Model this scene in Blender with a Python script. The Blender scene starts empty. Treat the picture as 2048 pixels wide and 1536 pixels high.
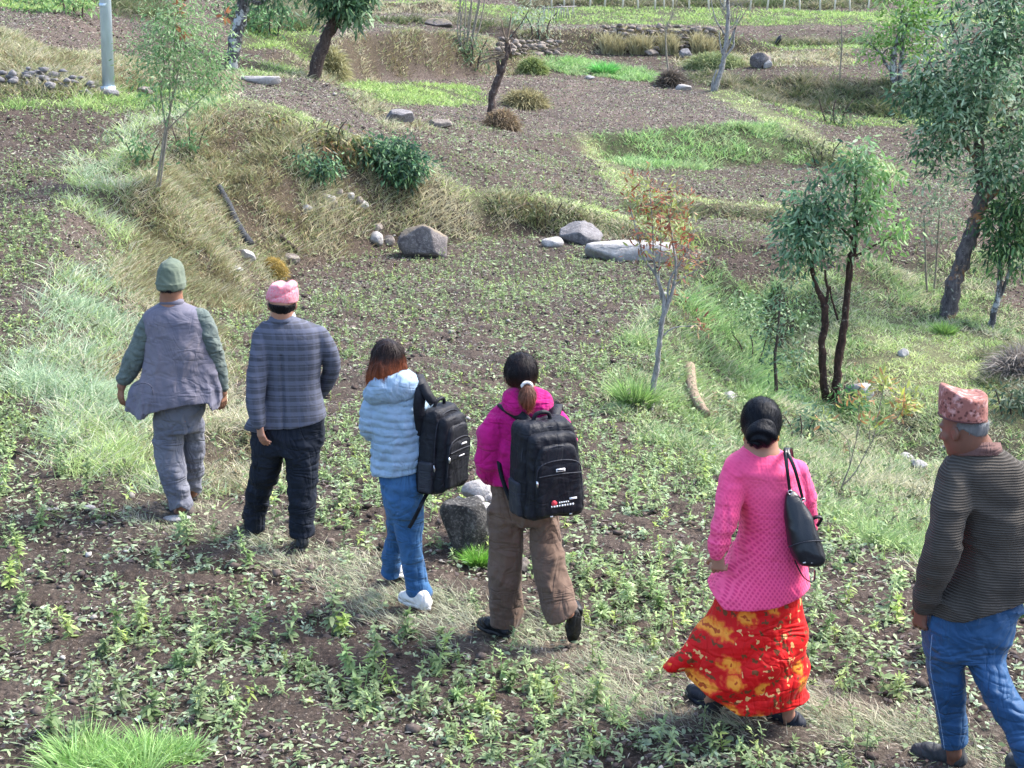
import bpy, math, random
import numpy as np
from mathutils import Vector
from mathutils.geometry import delaunay_2d_cdt

S = bpy.context.scene
COL = S.collection
rng = np.random.default_rng(7)
random.seed(7)

# ---------------------------------------------------------------- camera, sky, sun, exposure
F = 2800.0; W0, H0 = 2048, 1536
PITCH = math.radians(13.86); HC = 3.07
cp, sp = math.cos(PITCH), math.sin(PITCH)
cam_d = bpy.data.cameras.new('camera'); cam = bpy.data.objects.new('camera', cam_d)
COL.objects.link(cam); cam.location = (0, 0, HC); cam.rotation_euler = (math.pi/2 - PITCH, 0, 0)
cam_d.sensor_width = 36; cam_d.lens = 36 * F / W0; cam_d.clip_end = 1500; cam_d.clip_start = 0.1
S.camera = cam
SUN_EL, SUN_AZ = math.radians(50), math.radians(68)   # azimuth clockwise from +y: sun to the right, a little beyond the walkers
w = bpy.data.worlds.new('World'); S.world = w; w.use_nodes = True
nt = w.node_tree; bg = nt.nodes['Background']
sky = nt.nodes.new('ShaderNodeTexSky'); sky.sky_type = 'NISHITA'; sky.sun_disc = False
sky.sun_elevation = SUN_EL; sky.sun_rotation = SUN_AZ; sky.air_density = 1.0; sky.dust_density = 2.5
nt.links.new(sky.outputs[0], bg.inputs[0]); bg.inputs[1].default_value = 0.15
sd = bpy.data.lights.new('sun', 'SUN'); sun = bpy.data.objects.new('sun', sd); COL.objects.link(sun)
sd.energy = 2.0; sd.angle = math.radians(16); sd.color = (1.0, 0.96, 0.89)
tosun = Vector((math.sin(SUN_AZ)*math.cos(SUN_EL), math.cos(SUN_AZ)*math.cos(SUN_EL), math.sin(SUN_EL)))
sun.rotation_euler = tosun.to_track_quat('Z', 'Y').to_euler(); sun.location = (20, 5, 30)
S.view_settings.view_transform = 'Standard'; S.view_settings.look = 'None'
S.view_settings.exposure = 2.05; S.view_settings.gamma = 1.0
S.cycles.max_bounces = 5; S.cycles.diffuse_bounces = 3; S.cycles.transparent_max_bounces = 6

# ---------------------------------------------------------------- maths helpers
def ray(px, py):
    u = (px - 1024) / F; v = (768 - py) / F
    return np.array([u, cp + v*sp, -sp + v*cp])
def PD(px, py, d):                      # world point seen at a pixel, d metres ahead
    r = ray(px, py); t = d / r[1]
    return np.array([r[0]*t, d, HC + r[2]*t])
def PZ(px, py, z):                      # world point seen at a pixel, z metres high
    r = ray(px, py); t = (z - HC) / r[2]
    return np.array([r[0]*t, r[1]*t, z])

def _h(ix, iy, iz, seed):
    n = (ix.astype(np.uint32)*np.uint32(374761393) + iy.astype(np.uint32)*np.uint32(668265263)
         + iz.astype(np.uint32)*np.uint32(2147483647 & 1274126177) + np.uint32(seed*97 + 13)*np.uint32(2246822519 & 0x7fffffff))
    n = (n ^ (n >> np.uint32(13))) * np.uint32(1274126177)
    n = n ^ (n >> np.uint32(16))
    return (n & np.uint32(0xffff)).astype(np.float32) / 65535.0
def vn(x, y, z=0.0, seed=0):            # value noise in -1..1
    x = np.asarray(x, np.float32); y = np.asarray(y, np.float32) + 0*x; z = np.float32(0)*x + np.asarray(z, np.float32)
    x, y, z = np.broadcast_arrays(x, y, z)
    fx, fy, fz = np.floor(x), np.floor(y), np.floor(z)
    ix, iy, iz = fx.astype(np.int64), fy.astype(np.int64), fz.astype(np.int64)
    tx, ty, tz = x-fx, y-fy, z-fz
    tx = tx*tx*(3-2*tx); ty = ty*ty*(3-2*ty); tz = tz*tz*(3-2*tz)
    def H(a, b, c): return _h((ix+a) & 0xffffffff, (iy+b) & 0xffffffff, (iz+c) & 0xffffffff, seed)
    def L(a, b, t): return a + (b-a)*t
    r = L(L(L(H(0,0,0), H(1,0,0), tx), L(H(0,1,0), H(1,1,0), tx), ty),
          L(L(H(0,0,1), H(1,0,1), tx), L(H(0,1,1), H(1,1,1), tx), ty), tz)
    return r*2-1
def fbm(x, y, z=0.0, o=4, seed=0):
    s = 0; a = 1; t = 0
    for i in range(o):
        k = 2.03**i
        s = s + a*vn(np.asarray(x)*k, np.asarray(y)*k, np.asarray(z)*k, seed+i); t += a; a *= 0.5
    return s/t

# ---------------------------------------------------------------- object helpers
def tag(o, label=None, cat=None, group=None, kind=None):
    if label: o['label'] = label
    if cat: o['category'] = cat
    if group: o['group'] = group
    if kind: o['kind'] = kind
    return o
def empty(name, loc, label, cat, group=None):
    o = bpy.data.objects.new(name, None); COL.objects.link(o); o.location = loc; o.empty_display_size = 0.2
    return tag(o, label, cat, group)
def meshobj(name, V, faces, mat=None, parent=None, colors=None, smooth=True):
    """V (n,3); faces: list of index arrays (m,k) of quads / tris; colors (n,3)"""
    V = np.asarray(V, np.float32)
    if isinstance(faces, np.ndarray): faces = [faces]
    faces = [np.asarray(f, np.int32) for f in faces if len(f)]
    if parent is not None:
        V = V - np.array(parent.location, np.float32)
        pp = parent.parent
        while pp is not None:
            V = V - np.array(pp.location, np.float32); pp = pp.parent
    me = bpy.data.meshes.new(name)
    me.vertices.add(len(V)); me.vertices.foreach_set('co', V.ravel())
    nl = sum(f.size for f in faces); npo = sum(len(f) for f in faces)
    me.loops.add(nl); me.polygons.add(npo)
    me.loops.foreach_set('vertex_index', np.concatenate([f.ravel() for f in faces]))
    tot = np.concatenate([np.full(len(f), f.shape[1], np.int32) for f in faces])
    st = np.concatenate([[0], np.cumsum(tot)[:-1]]).astype(np.int32)
    me.polygons.foreach_set('loop_start', st)
    try: me.polygons.foreach_set('loop_total', tot)
    except Exception: pass
    me.update(calc_edges=True)
    if smooth: me.polygons.foreach_set('use_smooth', np.ones(npo, bool))
    if colors is not None:
        a = me.color_attributes.new('Col', 'FLOAT_COLOR', 'POINT')
        c = np.ones((len(V), 4), np.float32); c[:, :3] = colors
        a.data.foreach_set('color', c.ravel())
    me.validate()
    o = bpy.data.objects.new(name, me); COL.objects.link(o)
    if parent is not None: o.parent = parent
    if mat: me.materials.append(mat)
    return o

class NT:                                # tiny node helper
    def __init__(s, name):
        s.m = bpy.data.materials.new(name); s.m.use_nodes = True
        s.t = s.m.node_tree; s.b = s.t.nodes['Principled BSDF']; s.out = s.t.nodes['Material Output']
    def n(s, typ, ins=None, **kw):
        n = s.t.nodes.new(typ)
        for k, v in kw.items(): setattr(n, k, v)
        for k, v in (ins or {}).items(): s.set(n.inputs[k], v)
        return n
    def set(s, inp, v):
        if isinstance(v, bpy.types.NodeSocket): s.t.links.new(v, inp)
        elif isinstance(v, bpy.types.Node): s.t.links.new(v.outputs[0], inp)
        else:
            if isinstance(v, (tuple, list)) and len(v) == 3 and inp.type == 'RGBA': v = (*v, 1)
            inp.default_value = v
    def mix(s, f, a, b, mode='MIX'):
        n = s.t.nodes.new('ShaderNodeMix'); n.data_type = 'RGBA'; n.blend_type = mode
        s.set(n.inputs[0], f); s.set(n.inputs[6], a); s.set(n.inputs[7], b); return n.outputs[2]
    def math(s, op, a, b=0.0, c=0.0):
        n = s.t.nodes.new('ShaderNodeMath'); n.operation = op
        s.set(n.inputs[0], a); s.set(n.inputs[1], b); s.set(n.inputs[2], c); return n.outputs[0]
    def ramp(s, f, stops):
        n = s.t.nodes.new('ShaderNodeValToRGB'); s.set(n.inputs[0], f); e = n.color_ramp.elements
        while len(e) < len(stops): e.new(0.5)
        for q, (p, c) in zip(e, stops):
            q.position = p; q.color = (*c, 1) if isinstance(c, tuple) else (c, c, c, 1)
        return n.outputs[0]
    def noise(s, vec, scale, detail=3, rough=0.6, dist=0.0):
        n = s.n('ShaderNodeTexNoise'); s.set(n.inputs['Vector'], vec); n.inputs['Scale'].default_value = scale
        n.inputs['Detail'].default_value = detail; n.inputs['Roughness'].default_value = rough
        n.inputs['Distortion'].default_value = dist; return n.outputs[0]
    def bump(s, h, strength=0.5, dist=0.01):
        n = s.n('ShaderNodeBump'); s.set(n.inputs['Height'], h); n.inputs['Strength'].default_value = strength
        n.inputs['Distance'].default_value = dist; s.t.links.new(n.outputs[0], s.b.inputs['Normal']); return n
    def base(s, c): s.set(s.b.inputs['Base Color'], c)
    def rough(s, r, spec=0.3):
        s.set(s.b.inputs['Roughness'], r); s.b.inputs['Specular IOR Level'].default_value = spec
    def obj(s): return s.n('ShaderNodeTexCoord').outputs['Object']
    def mapv(s, vec, scale=(1, 1, 1), rot=(0, 0, 0)):
        n = s.n('ShaderNodeMapping'); s.set(n.inputs[0], vec); n.inputs['Scale'].default_value = scale
        n.inputs['Rotation'].default_value = rot; return n.outputs[0]

def foliage_mat(name, trans=0.35, rough=0.55, spec=0.3):
    m = NT(name); a = m.n('ShaderNodeAttribute', attribute_name='Col').outputs['Color']
    m.base(a); m.rough(rough, spec)
    tr = m.n('ShaderNodeBsdfTranslucent'); m.set(tr.inputs[0], m.mix(0.5, a, (0.35, 0.45, 0.06), 'MIX'))
    tint = m.n('ShaderNodeHueSaturation', {'Saturation': 1.1, 'Value': 1.3}); m.set(tint.inputs['Color'], a)
    m.set(tr.inputs[0], tint.outputs[0])
    mx = m.n('ShaderNodeMixShader'); mx.inputs[0].default_value = trans
    m.t.links.new(m.b.outputs[0], mx.inputs[1]); m.t.links.new(tr.outputs[0], mx.inputs[2])
    m.t.links.new(mx.outputs[0], m.out.inputs[0]); return m.m
M_FOL = foliage_mat('leaf'); M_GRASS = foliage_mat('grass_blade', 0.3, 0.6, 0.25)

# ---------------------------------------------------------------- terrain: a surveyed set of break lines joined into a surface
def D(*a): return [PD(*q) for q in a]
def Z(*a): return [PZ(*q) for q in a]
def Wp(*a): return [np.array(q, float) for q in a]
lines = [
 # ground behind and under the photographer, foreground field
 Wp((-60,-12,3.5),(60,-12,3.5)), Wp((-60,0,1.6),(60,0,1.4)), Wp((-60,2.5,.5),(60,2.5,.2)),
 Wp((-6,4.6,.02),(0,4.4,0),(6,4.6,0)),
 Z((0,1300,.02)), Z((500,1330,.0)), Z((1000,1500,0)), Z((-100,1130,.06)), Z((200,1120,.05)),
 # walkers' path along the near bund
 Z((360,1036,.02),(600,1105,0),(840,1222,0),(1000,1275,0),(1160,1290,0),(1590,1460,0),(1900,1545,-.02),(2400,1700,-.05)),
 # left field (slopes up and away)
 Wp((-5.6,9.6,.1),(-6.6,12,.5),(-8,15,1.0),(-9.6,18,1.55),(-10.5,20.3,2.0)),
 Wp((-30,9,.6),(-32,14,1.6),(-34,21,3.0),(-50,40,6.5),(-80,90,14)),
 # crest of the curved grass bund
 Z((250,1005,.08),(120,900,.22),(70,780,.36),(60,650,.6),(110,500,.92),(150,390,1.25),(260,270,1.75),(370,215,2.0))
  + D((470,203,22),(560,222,21.7),(640,258,21.3),(720,292,21.5),(870,352,21.9),(950,385,22.2),(1100,405,22.6),(1240,440,22.4)),
 # toe of the bund, edge of the middle field
 Z((420,1000,.0),(450,900,.0),(462,780,.0),(470,690,.0),(480,600,.0),(560,548,.0)) + D((700,512,19.9),(800,492,20.7),(960,472,21.6),(1080,464,22.1),(1200,472,21.9)),
 D((310,375,17.5)), D((450,420,19.0)),
 Z((700,700,-.04),(900,900,-.02),(1100,1100,-.02)), Z((900,560,-.03)), Z((1150,620,-.05)), Z((1150,860,-.05)),
 # right edge of the middle field
 D((1560,545,20)) + Z((1400,575,-.14),(1330,630,-.15),(1290,740,-.15),(1275,840,-.15),(1400,925,-.12),(1550,1000,-.1),(1700,1072,-.08),(1830,1140,-.05),(2048,1235,-.05),(2400,1400,-.08)),
 # slope just past the edge, ravine bottom, far side
 Z((1440,640,-.75),(1430,760,-.75),(1450,850,-.7),(1550,925,-.75),(1700,1000,-.75),(1850,1050,-.7),(2050,1120,-.7),(2500,1300,-.7)),
 Z((1500,620,-.95),(1540,700,-1.25),(1590,800,-1.4),(1680,880,-1.5),(1820,930,-1.55),(2048,960,-1.6),(2600,1000,-1.7)),
 Z((1665,800,-1.32)), Z((1600,650,-1.0)),
 D((1700,650,19.6),(1890,650,21.2),(1985,668,20.6),(2100,690,21),(2400,700,22)),
 D((1640,570,21.2),(1760,560,22.3),(1850,560,23.4),(1960,565,23.5),(2100,570,24),(2400,560,26)),
 D((2048,800,16.2)), D((1850,760,17.4)),
 D((1900,470,25.2),(2100,470,27),(2400,440,30)),
 # fields beyond the middle field, right
 D((1300,520,19.9)), D((1430,520,20.6)), D((1700,520,22.4)),
 D((1330,455,23.6),(1380,432,25.8),(1500,441,25.6),(1600,448,25.6),(1720,440,26.4),(1850,420,27.6)),
 D((1230,395,25.4),(1300,393,26.3),(1400,402,26.4),(1500,413,26.2),(1600,424,26.2),(1720,410,27.4),(1850,380,29.2)),
 D((1100,330,27.4)), D((980,290,28.2)), D((1100,285,30.4)),
 D((1180,320,29.6),(1240,340,31.2),(1400,337,31.9),(1560,325,33),(1620,335,32.6),(1720,375,30.2),(1800,395,28.9)),
 D((1160,275,32.2),(1240,282,32.2),(1300,264,33),(1450,252,34),(1550,255,34.8),(1600,282,34.4),(1700,328,32.6),(1800,372,30.2)),
 D((1590,240,37.3),(1650,277,35.6),(1720,312,33.6),(1810,357,31.2)),
 D((1000,155,42),(1110,142,43),(1330,172,42),(1480,188,40.6),(1540,215,38.8),(1590,240,37.3)),
 D((1540,205,42.2),(1660,232,40.4),(1800,235,40.4),(2100,240,41)), D((1750,290,36)), D((1850,330,33.5)), D((2100,330,34)),
 D((1340,152,44.4),(1450,155,43.6),(1600,152,43.4),(1700,158,42.8),(1800,165,42.6),(2100,165,43)),
 D((1200,108,47.4),(1430,108,47.6),(1600,108,47.4),(1800,105,48),(2300,100,50)),
 # dark little field behind the bund and its drop to the weedy field
 D((480,168,27.5)), D((560,190,25)), D((640,165,29),(700,205,27.3),(762,245,25.6)),
 D((690,178,32.5),(760,215,30),(800,240,28.6),(880,262,28)),
 D((960,255,30.5)), D((900,215,34)), D((1050,215,36)),
 # top left hillside
 D((-260,235,20.2),(0,208,21),(150,196,21.6),(300,190,23.2),(440,188,25)),
 D((-260,170,21),(0,160,21.8),(150,168,22.2),(300,160,24.2),(440,150,28)),
 D((-260,60,23.5),(0,75,23.6),(150,112,24.2),(310,132,26)),
 D((-260,-30,28),(0,15,28.5),(150,22,28.5),(300,55,29.5),(400,90,31)),
 D((460,138,30)), D((620,158,31)), D((560,100,34),(470,100,33)), D((560,70,36),(660,90,36)),
 D((-260,-160,36),(0,-120,36),(250,-60,37),(450,10,40),(560,30,42),(650,40,43)),
 # tan bank in the middle distance
 D((660,158,35),(750,156,37.2),(850,153,39),(930,152,40.6),(1000,150,42)),
 D((680,92,36.2),(740,66,38),(850,66,40),(930,80,42),(1030,108,44)),
 D((700,35,45),(900,40,47),(1030,62,47.5)),
 # stone wall terrace and the far meadow
 D((1040,103,47.2),(1240,101,47.6),(1440,104,47.8)), D((1040,64,47.9),(1240,60,48.3),(1430,62,48.5)),
 D((1440,85,50),(1600,90,50),(1800,85,51)),
 D((1040,48,52),(1300,50,52.5),(1500,52,53),(1750,50,53.5),(2300,45,55)),
 D((700,26,50),(900,24,50.5)), D((700,6,51),(900,4,51.5)),
 D((1060,16,57.5),(1300,15,57.5),(1500,17,58),(1750,24,58),(2300,15,60)),
 D((1060,-8,59.5),(1300,-8,60),(1500,-6,60.5),(1750,2,61),(2300,-8,63)),
 Wp((-60,75,13),(-20,75,9.5),(0,75,8.5),(25,75,8.8),(70,75,12)),
 Wp((-150,160,38),(0,160,30),(150,160,40)), Wp((-400,420,110),(0,420,95),(400,420,110)),
 Wp((40,9,-2.2),(42,20,-1.5),(48,40,1.5),(60,60,6)), Wp((14,20,-1.8),(20,30,-.6),(24,42,1.6)),
]
pts = []; edges = []
for L in lines:
    s = len(pts)
    for i, p in enumerate(L):
        pts.append(p)
        if i: edges.append((s+i-1, s+i))
P3 = np.array(pts)
vo, eo, fo, ov, oe, of = delaunay_2d_cdt([Vector((p[0], p[1])) for p in P3], edges, [], 0, 1e-4)
zo = np.zeros(len(vo))
for i, o in enumerate(ov):
    if o: zo[i] = np.mean([P3[k][2] for k in o])
new = [i for i, o in enumerate(ov) if not o]
if new:                                  # crossings: nearest two points by distance
    for i in new:
        d = np.hypot(P3[:,0]-vo[i].x, P3[:,1]-vo[i].y); k = np.argsort(d)[:3]; wt = 1/(d[k]+.01)
        zo[i] = (P3[k,2]*wt).sum()/wt.sum()
GX0, GX1, GY0, GY1, GS = -46.0, 46.0, -8.0, 84.0, 0.1
gnx, gny = int((GX1-GX0)/GS)+1, int((GY1-GY0)/GS)+1
HG = np.full((gny, gnx), np.nan, np.float32)
vxy = np.array([(v.x, v.y) for v in vo])
for f in fo:
    a, b, c = f[:3]
    tri = vxy[[a, b, c]]; zz = zo[[a, b, c]]
    x0 = max(0, int((tri[:,0].min()-GX0)/GS)); x1 = min(gnx-1, int((tri[:,0].max()-GX0)/GS)+1)
    y0 = max(0, int((tri[:,1].min()-GY0)/GS)); y1 = min(gny-1, int((tri[:,1].max()-GY0)/GS)+1)
    if x1 < x0 or y1 < y0: continue
    X, Y = np.meshgrid(GX0+np.arange(x0, x1+1)*GS, GY0+np.arange(y0, y1+1)*GS)
    den = (tri[1,1]-tri[2,1])*(tri[0,0]-tri[2,0])+(tri[2,0]-tri[1,0])*(tri[0,1]-tri[2,1])
    if abs(den) < 1e-9: continue
    l0 = ((tri[1,1]-tri[2,1])*(X-tri[2,0])+(tri[2,0]-tri[1,0])*(Y-tri[2,1]))/den
    l1 = ((tri[2,1]-tri[0,1])*(X-tri[2,0])+(tri[0,0]-tri[2,0])*(Y-tri[2,1]))/den
    l2 = 1-l0-l1; m = (l0 >= -1e-6) & (l1 >= -1e-6) & (l2 >= -1e-6)
    HG[y0:y1+1, x0:x1+1][m] = (l0*zz[0]+l1*zz[1]+l2*zz[2])[m]
HG = np.where(np.isnan(HG), 0.0, HG)
def blur(a, r):
    for ax in (0, 1):
        p = np.pad(a, [(r, r) if k == ax else (0, 0) for k in (0, 1)], 'edge'); c = np.cumsum(p, ax, dtype=np.float64)
        c = np.concatenate([np.zeros_like(np.take(c, [0], ax)), c], ax); n = a.shape[ax]
        a = (np.take(c, np.arange(2*r+1, 2*r+1+n), ax) - np.take(c, np.arange(0, n), ax))/(2*r+1)
    return a.astype(np.float32)
HG = blur(HG, 1)
_yy = (GY0+np.arange(gny)*GS)[:, None]; far = np.clip((_yy-24)/10, 0, 1)
HG = HG*(1-far) + blur(HG, 1)*far
_s = HG-blur(HG, 5); HG = HG + (.55*np.clip(_s, -.35, .35)*np.clip((_yy-13)/5, 0, 1)).astype(np.float32)
XX, YY = np.meshgrid(GX0+np.arange(gnx)*GS, GY0+np.arange(gny)*GS)
HG += (0.05*fbm(XX*.45, YY*.45, 0, 3, 3)*np.clip(YY/9-.6, 0, 1.4)).astype(np.float32)
def bil(G, x, y):
    fx = np.clip((x-GX0)/GS, 0, gnx-1.001); fy = np.clip((y-GY0)/GS, 0, gny-1.001)
    ix = fx.astype(int); iy = fy.astype(int); tx = fx-ix; ty = fy-iy
    return (G[iy,ix]*(1-tx)+G[iy,ix+1]*tx)*(1-ty)+(G[iy+1,ix]*(1-tx)+G[iy+1,ix+1]*tx)*ty
def H(x, y):
    x = np.asarray(x, float); y = np.asarray(y, float); z = bil(HG, x, y)
    return z + np.clip(y-84, 0, None)*0.26 + np.clip(np.abs(x)-46, 0, None)*0.12
_t = np.concatenate([np.arange(3.5, 30, .02), np.arange(30, 110, .05)])
def hit(px, py):                          # where the view line through a pixel meets the ground
    r = ray(px, py); y = r[1]*_t; x = r[0]*_t; z = HC+r[2]*_t
    b = np.nonzero(z < H(x, y))[0]; k = b[0] if len(b) else len(_t)-1
    return np.array([x[k], y[k], float(H(x[k], y[k]))])
gy_, gx_ = np.gradient(blur(HG, 2), GS)
SLOPE = np.hypot(gx_, gy_).astype(np.float32)

# ---------------------------------------------------------------- ground cover zones
def rast(poly):                           # zone outline -> soft mask on the survey grid
    q = []
    for i in range(len(poly)):
        a, b = poly[i], poly[(i+1) % len(poly)]
        n = max(1, int(math.hypot(b[0]-a[0], b[1]-a[1])/60))
        for k in range(n): q.append(hit(a[0]+(b[0]-a[0])*k/n, a[1]+(b[1]-a[1])*k/n)[:2])
    q = np.array(q); x0, x1, y0, y1 = q[:,0].min(), q[:,0].max(), q[:,1].min(), q[:,1].max()
    i0, i1 = max(0, int((x0-GX0)/GS)), min(gnx-1, int((x1-GX0)/GS)+1); j0, j1 = max(0, int((y0-GY0)/GS)), min(gny-1, int((y1-GY0)/GS)+1)
    X = XX[j0:j1+1, i0:i1+1]; Y = YY[j0:j1+1, i0:i1+1]
    X = X + .22*vn(X*1.7, Y*1.7, 0, 21) + .1*vn(X*5, Y*5, 0, 23); Y = Y + .22*vn(X*1.7, Y*1.7, 5, 22)
    ins = np.zeros(X.shape, bool)
    for k in range(len(q)):
        xa, ya = q[k]; xb, yb = q[(k+1) % len(q)]
        if ya == yb: continue
        c = ((ya > Y) != (yb > Y)) & (X < (xb-xa)*(Y-ya)/(yb-ya)+xa); ins ^= c
    m = np.zeros((gny, gnx), np.float32); m[j0:j1+1, i0:i1+1] = ins
    return m
# type index: 0 weedy soil 1 ploughed 2 dry bank 3 green 4 bund grass 5 trodden 6 ravine 7 bright lush 8 pasture 9 dark bank and painted lip shade
ZN = 10; ZM = np.zeros((ZN, gny, gnx), np.float32); ZM[0] = 1
ravine_n = fbm(XX*.8, YY*.8, 0, 3, 31)
def zone(t, poly, s=1.0):
    m = blur(rast(poly), 1)*s
    for k in range(ZN): ZM[k] *= (1-m)
    ZM[t] += m
zone(1, [(-600,-300),(2600,-300),(2600,60),(1400,60),(1000,60),(600,100),(300,60),(150,112),(0,80),(-600,80)])
zone(2, [(-300,70),(0,66),(160,108),(310,128),(330,192),(0,205),(-300,230)])
zone(9, [(170,-10),(310,-5),(330,50),(250,40)])
zone(3, [(-300,205),(0,190),(150,185),(300,183),(450,180),(450,205),(260,222),(120,218),(0,222),(-300,240)], .8)
zone(3, [(-300,-60),(0,-40),(200,0),(130,22),(0,14),(-300,0)])
zone(9, [(470,0),(640,0),(640,60),(560,72),(490,70)])
zone(3, [(470,62),(640,62),(640,92),(470,98)])
zone(2, [(560,105),(650,88),(720,64),(950,70),(1040,105),(1040,140),(1000,155),(700,158),(600,158),(480,150)])
zone(3, [(500,130),(590,120),(600,150),(480,160)], .8)
zone(2, [(440,150),(480,150),(470,200),(440,200)])
zone(1, [(465,166),(640,163),(700,205),(768,248),(700,275),(640,258),(560,222),(470,203)])
zone(1, [(690,158),(1000,150),(1110,140),(1330,170),(1480,186),(1560,238),(1450,250),(1300,262),(1160,272),(1000,268),(930,235),(960,205),(760,160)])
zone(3, [(680,166),(960,172),(965,207),(870,215),(760,205),(700,190)])
zone(1, [(740,208),(900,212),(930,240),(900,250),(800,238)])
zone(7, [(1060,112),(1160,118),(1330,152),(1340,172),(1200,155),(1080,140)], .8)
zone(2, [(940,110),(1050,100),(1090,130),(1060,150),(1000,150)])
zone(2, [(1040,62),(1440,60),(1450,105),(1240,105),(1040,104)])
zone(3, [(650,20),(900,24),(1040,48),(1300,50),(1500,52),(1760,50),(2300,48),(2300,14),(1750,24),(1500,17),(1300,15),(1040,16),(900,4),(650,6)])
zone(2, [(680,8),(900,5),(900,26),(680,28)])
zone(9, [(1040,12),(1740,18),(1800,0),(1500,-20),(1000,-20)])
zone(2, [(1350,100),(1460,95),(1600,105),(1700,100),(1720,130),(1540,138),(1360,135)], .8)
zone(9, [(1340,155),(1450,155),(1800,163),(2100,165),(2100,238),(1800,235),(1650,228),(1540,205),(1480,186)])
zone(3, [(1540,205),(1650,228),(1800,232),(2100,240),(2100,262),(1800,256),(1650,250),(1580,232)], .7)
zone(8, [(1400,176),(1480,184),(1560,225),(1640,270),(1720,308),(1812,352),(1790,372),(1700,335),(1600,292),(1540,252),(1450,205)])
zone(7, [(1160,268),(1240,275),(1300,262),(1450,248),(1560,255),(1640,300),(1620,332),(1560,325),(1400,338),(1240,342),(1200,310)])
zone(8, [(1150,262),(1200,275),(1250,340),(1300,388),(1230,385),(1190,320)])
zone(9, [(1560,262),(1620,288),(1720,338),(1720,368),(1620,330)], .8)
zone(8, [(1230,380),(1300,386),(1400,394),(1500,405),(1600,416),(1600,432),(1500,421),(1400,410),(1300,400),(1230,392)], .8)
zone(2, [(1370,405),(1500,422),(1560,430),(1500,445),(1380,432)], .8)
zone(9, [(960,402),(1100,412),(1240,448),(1250,472),(1120,458),(970,440)], .75)  # this and the next strip paint the undercut shade below the lips
zone(9, [(1240,412),(1400,416),(1600,436),(1600,446),(1400,438),(1250,428)], .7)
zone(2, [(690,176),(720,182),(800,236),(860,262),(770,262),(720,215)], .8)
zone(9, [(1440,84),(1800,82),(1800,91),(1440,94)], .8)
zone(3, [(1440,94),(1800,91),(1800,98),(1440,100)], .7)
zone(9, [(700,36),(900,42),(1030,52),(1030,62),(900,50),(700,44)], .7)
zone(9, [(530,240),(640,268),(740,300),(860,352),(850,385),(740,345),(640,310),(540,280)], .6)  # dark strip painted for the shade below the crest
zone(3, [(1270,455),(1400,470),(1500,485),(1480,500),(1330,490)], .5)
zone(4, [(420,1012),(250,985),(110,920),(30,840),(20,720),(50,620),(100,540),(185,470),(110,400),(130,340),(200,290),(280,240),(370,208),(470,200),(440,230),(340,280),(275,330),(255,420),(240,520),(250,640),(225,760),(265,860),(340,940)])
zone(2, [(330,268),(440,208),(560,216),(660,262),(740,298),(800,305),(880,350),(960,382),(960,468),(820,486),(700,508),(560,545),(500,600),(440,640),(470,720),(520,960),(430,1000),(330,945),(265,860),(225,760),(250,640),(240,520),(255,420),(275,330)], .92)
zone(8, [(430,198),(560,210),(650,252),(730,286),(715,294),(620,264),(540,230),(430,214)], .85)
zone(8, [(870,348),(960,378),(1130,398),(1260,430),(1390,452),(1400,470),(1240,455),(1100,420),(950,400)])
zone(2, [(960,400),(1100,418),(1250,450),(1240,480),(1080,466),(960,472)], .9)
zone(5, [(300,1005),(480,1005),(700,1090),(900,1170),(1200,1250),(1400,1320),(1700,1400),(2048,1470),(2400,1570),(2400,1700),(2048,1580),(1700,1500),(1300,1400),(1000,1310),(800,1245),(560,1130),(360,1062)], .85)
zone(1, [(60,400),(120,340),(110,400),(200,470),(195,530),(90,610),(0,660),(-150,700),(-150,640),(0,590),(90,530),(130,470)], .8)
zone(6, [(1400,572),(1330,620),(1275,660),(1235,760),(1230,830),(1300,862),(1420,930),(1560,1003),(1700,1072),(1840,1142),(2048,1238),(2400,1400),(2600,700),(2300,500),(2048,520),(1950,500),(1760,540),(1560,545)])
zone(7, [(1370,600),(1450,562),(1510,600),(1570,720),(1610,810),(1530,815),(1460,720),(1400,650)])
zone(8, [(1700,590),(1850,640),(2048,700),(2300,740),(2300,900),(2000,850),(1850,810),(1760,760),(1690,690)])
zone(0, [(1980,560),(2100,520),(2400,520),(2400,640),(2060,640),(2010,610)])
zone(9, [(1960,720),(2048,700),(2200,740),(2200,860),(2048,850)], .6)
ZM = np.clip(ZM, 0, 1)
_bk = np.clip(ZM[2]+ZM[9]+.7*ZM[6]+.5*ZM[4]+.6*ZM[7], 0, 1)
HG += _bk*(.10*fbm(XX*1.5, YY*1.5, 0, 3, 33)+.05*np.abs(fbm(XX*3.5, YY*3.5, 0, 2, 34))).astype(np.float32)
FEET = [hit(*q)[:2] for q in ((352,1036),(330,1030),(388,1000),(600,1104),(578,1098),(505,1064),(480,1056),(845,1222),(815,1218),(775,1172),(790,1165),(1000,1276),(972,1272),(1145,1288),(1600,1462),(1565,1458),(1425,1424),(1400,1415),(1915,1535),(1860,1535),(1835,1530))]
def clear(x, y, r=.16):
    m = np.ones(len(x), bool)
    for f in FEET: m &= np.hypot(x-f[0], (y-f[1]+.03)) > r*(.7+.5*((x*37.7 % 1.0)))
    return m
# base colour under each cover; grassed zones darkened with painted shade between blades
ZC = np.array([(.066,.051,.042),(.087,.069,.060),(.062,.050,.034),(.06,.068,.036),(.075,.072,.048),(.125,.105,.082),(.052,.054,.032),(.04,.055,.022),(.115,.125,.062),(.034,.034,.024)])

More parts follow.
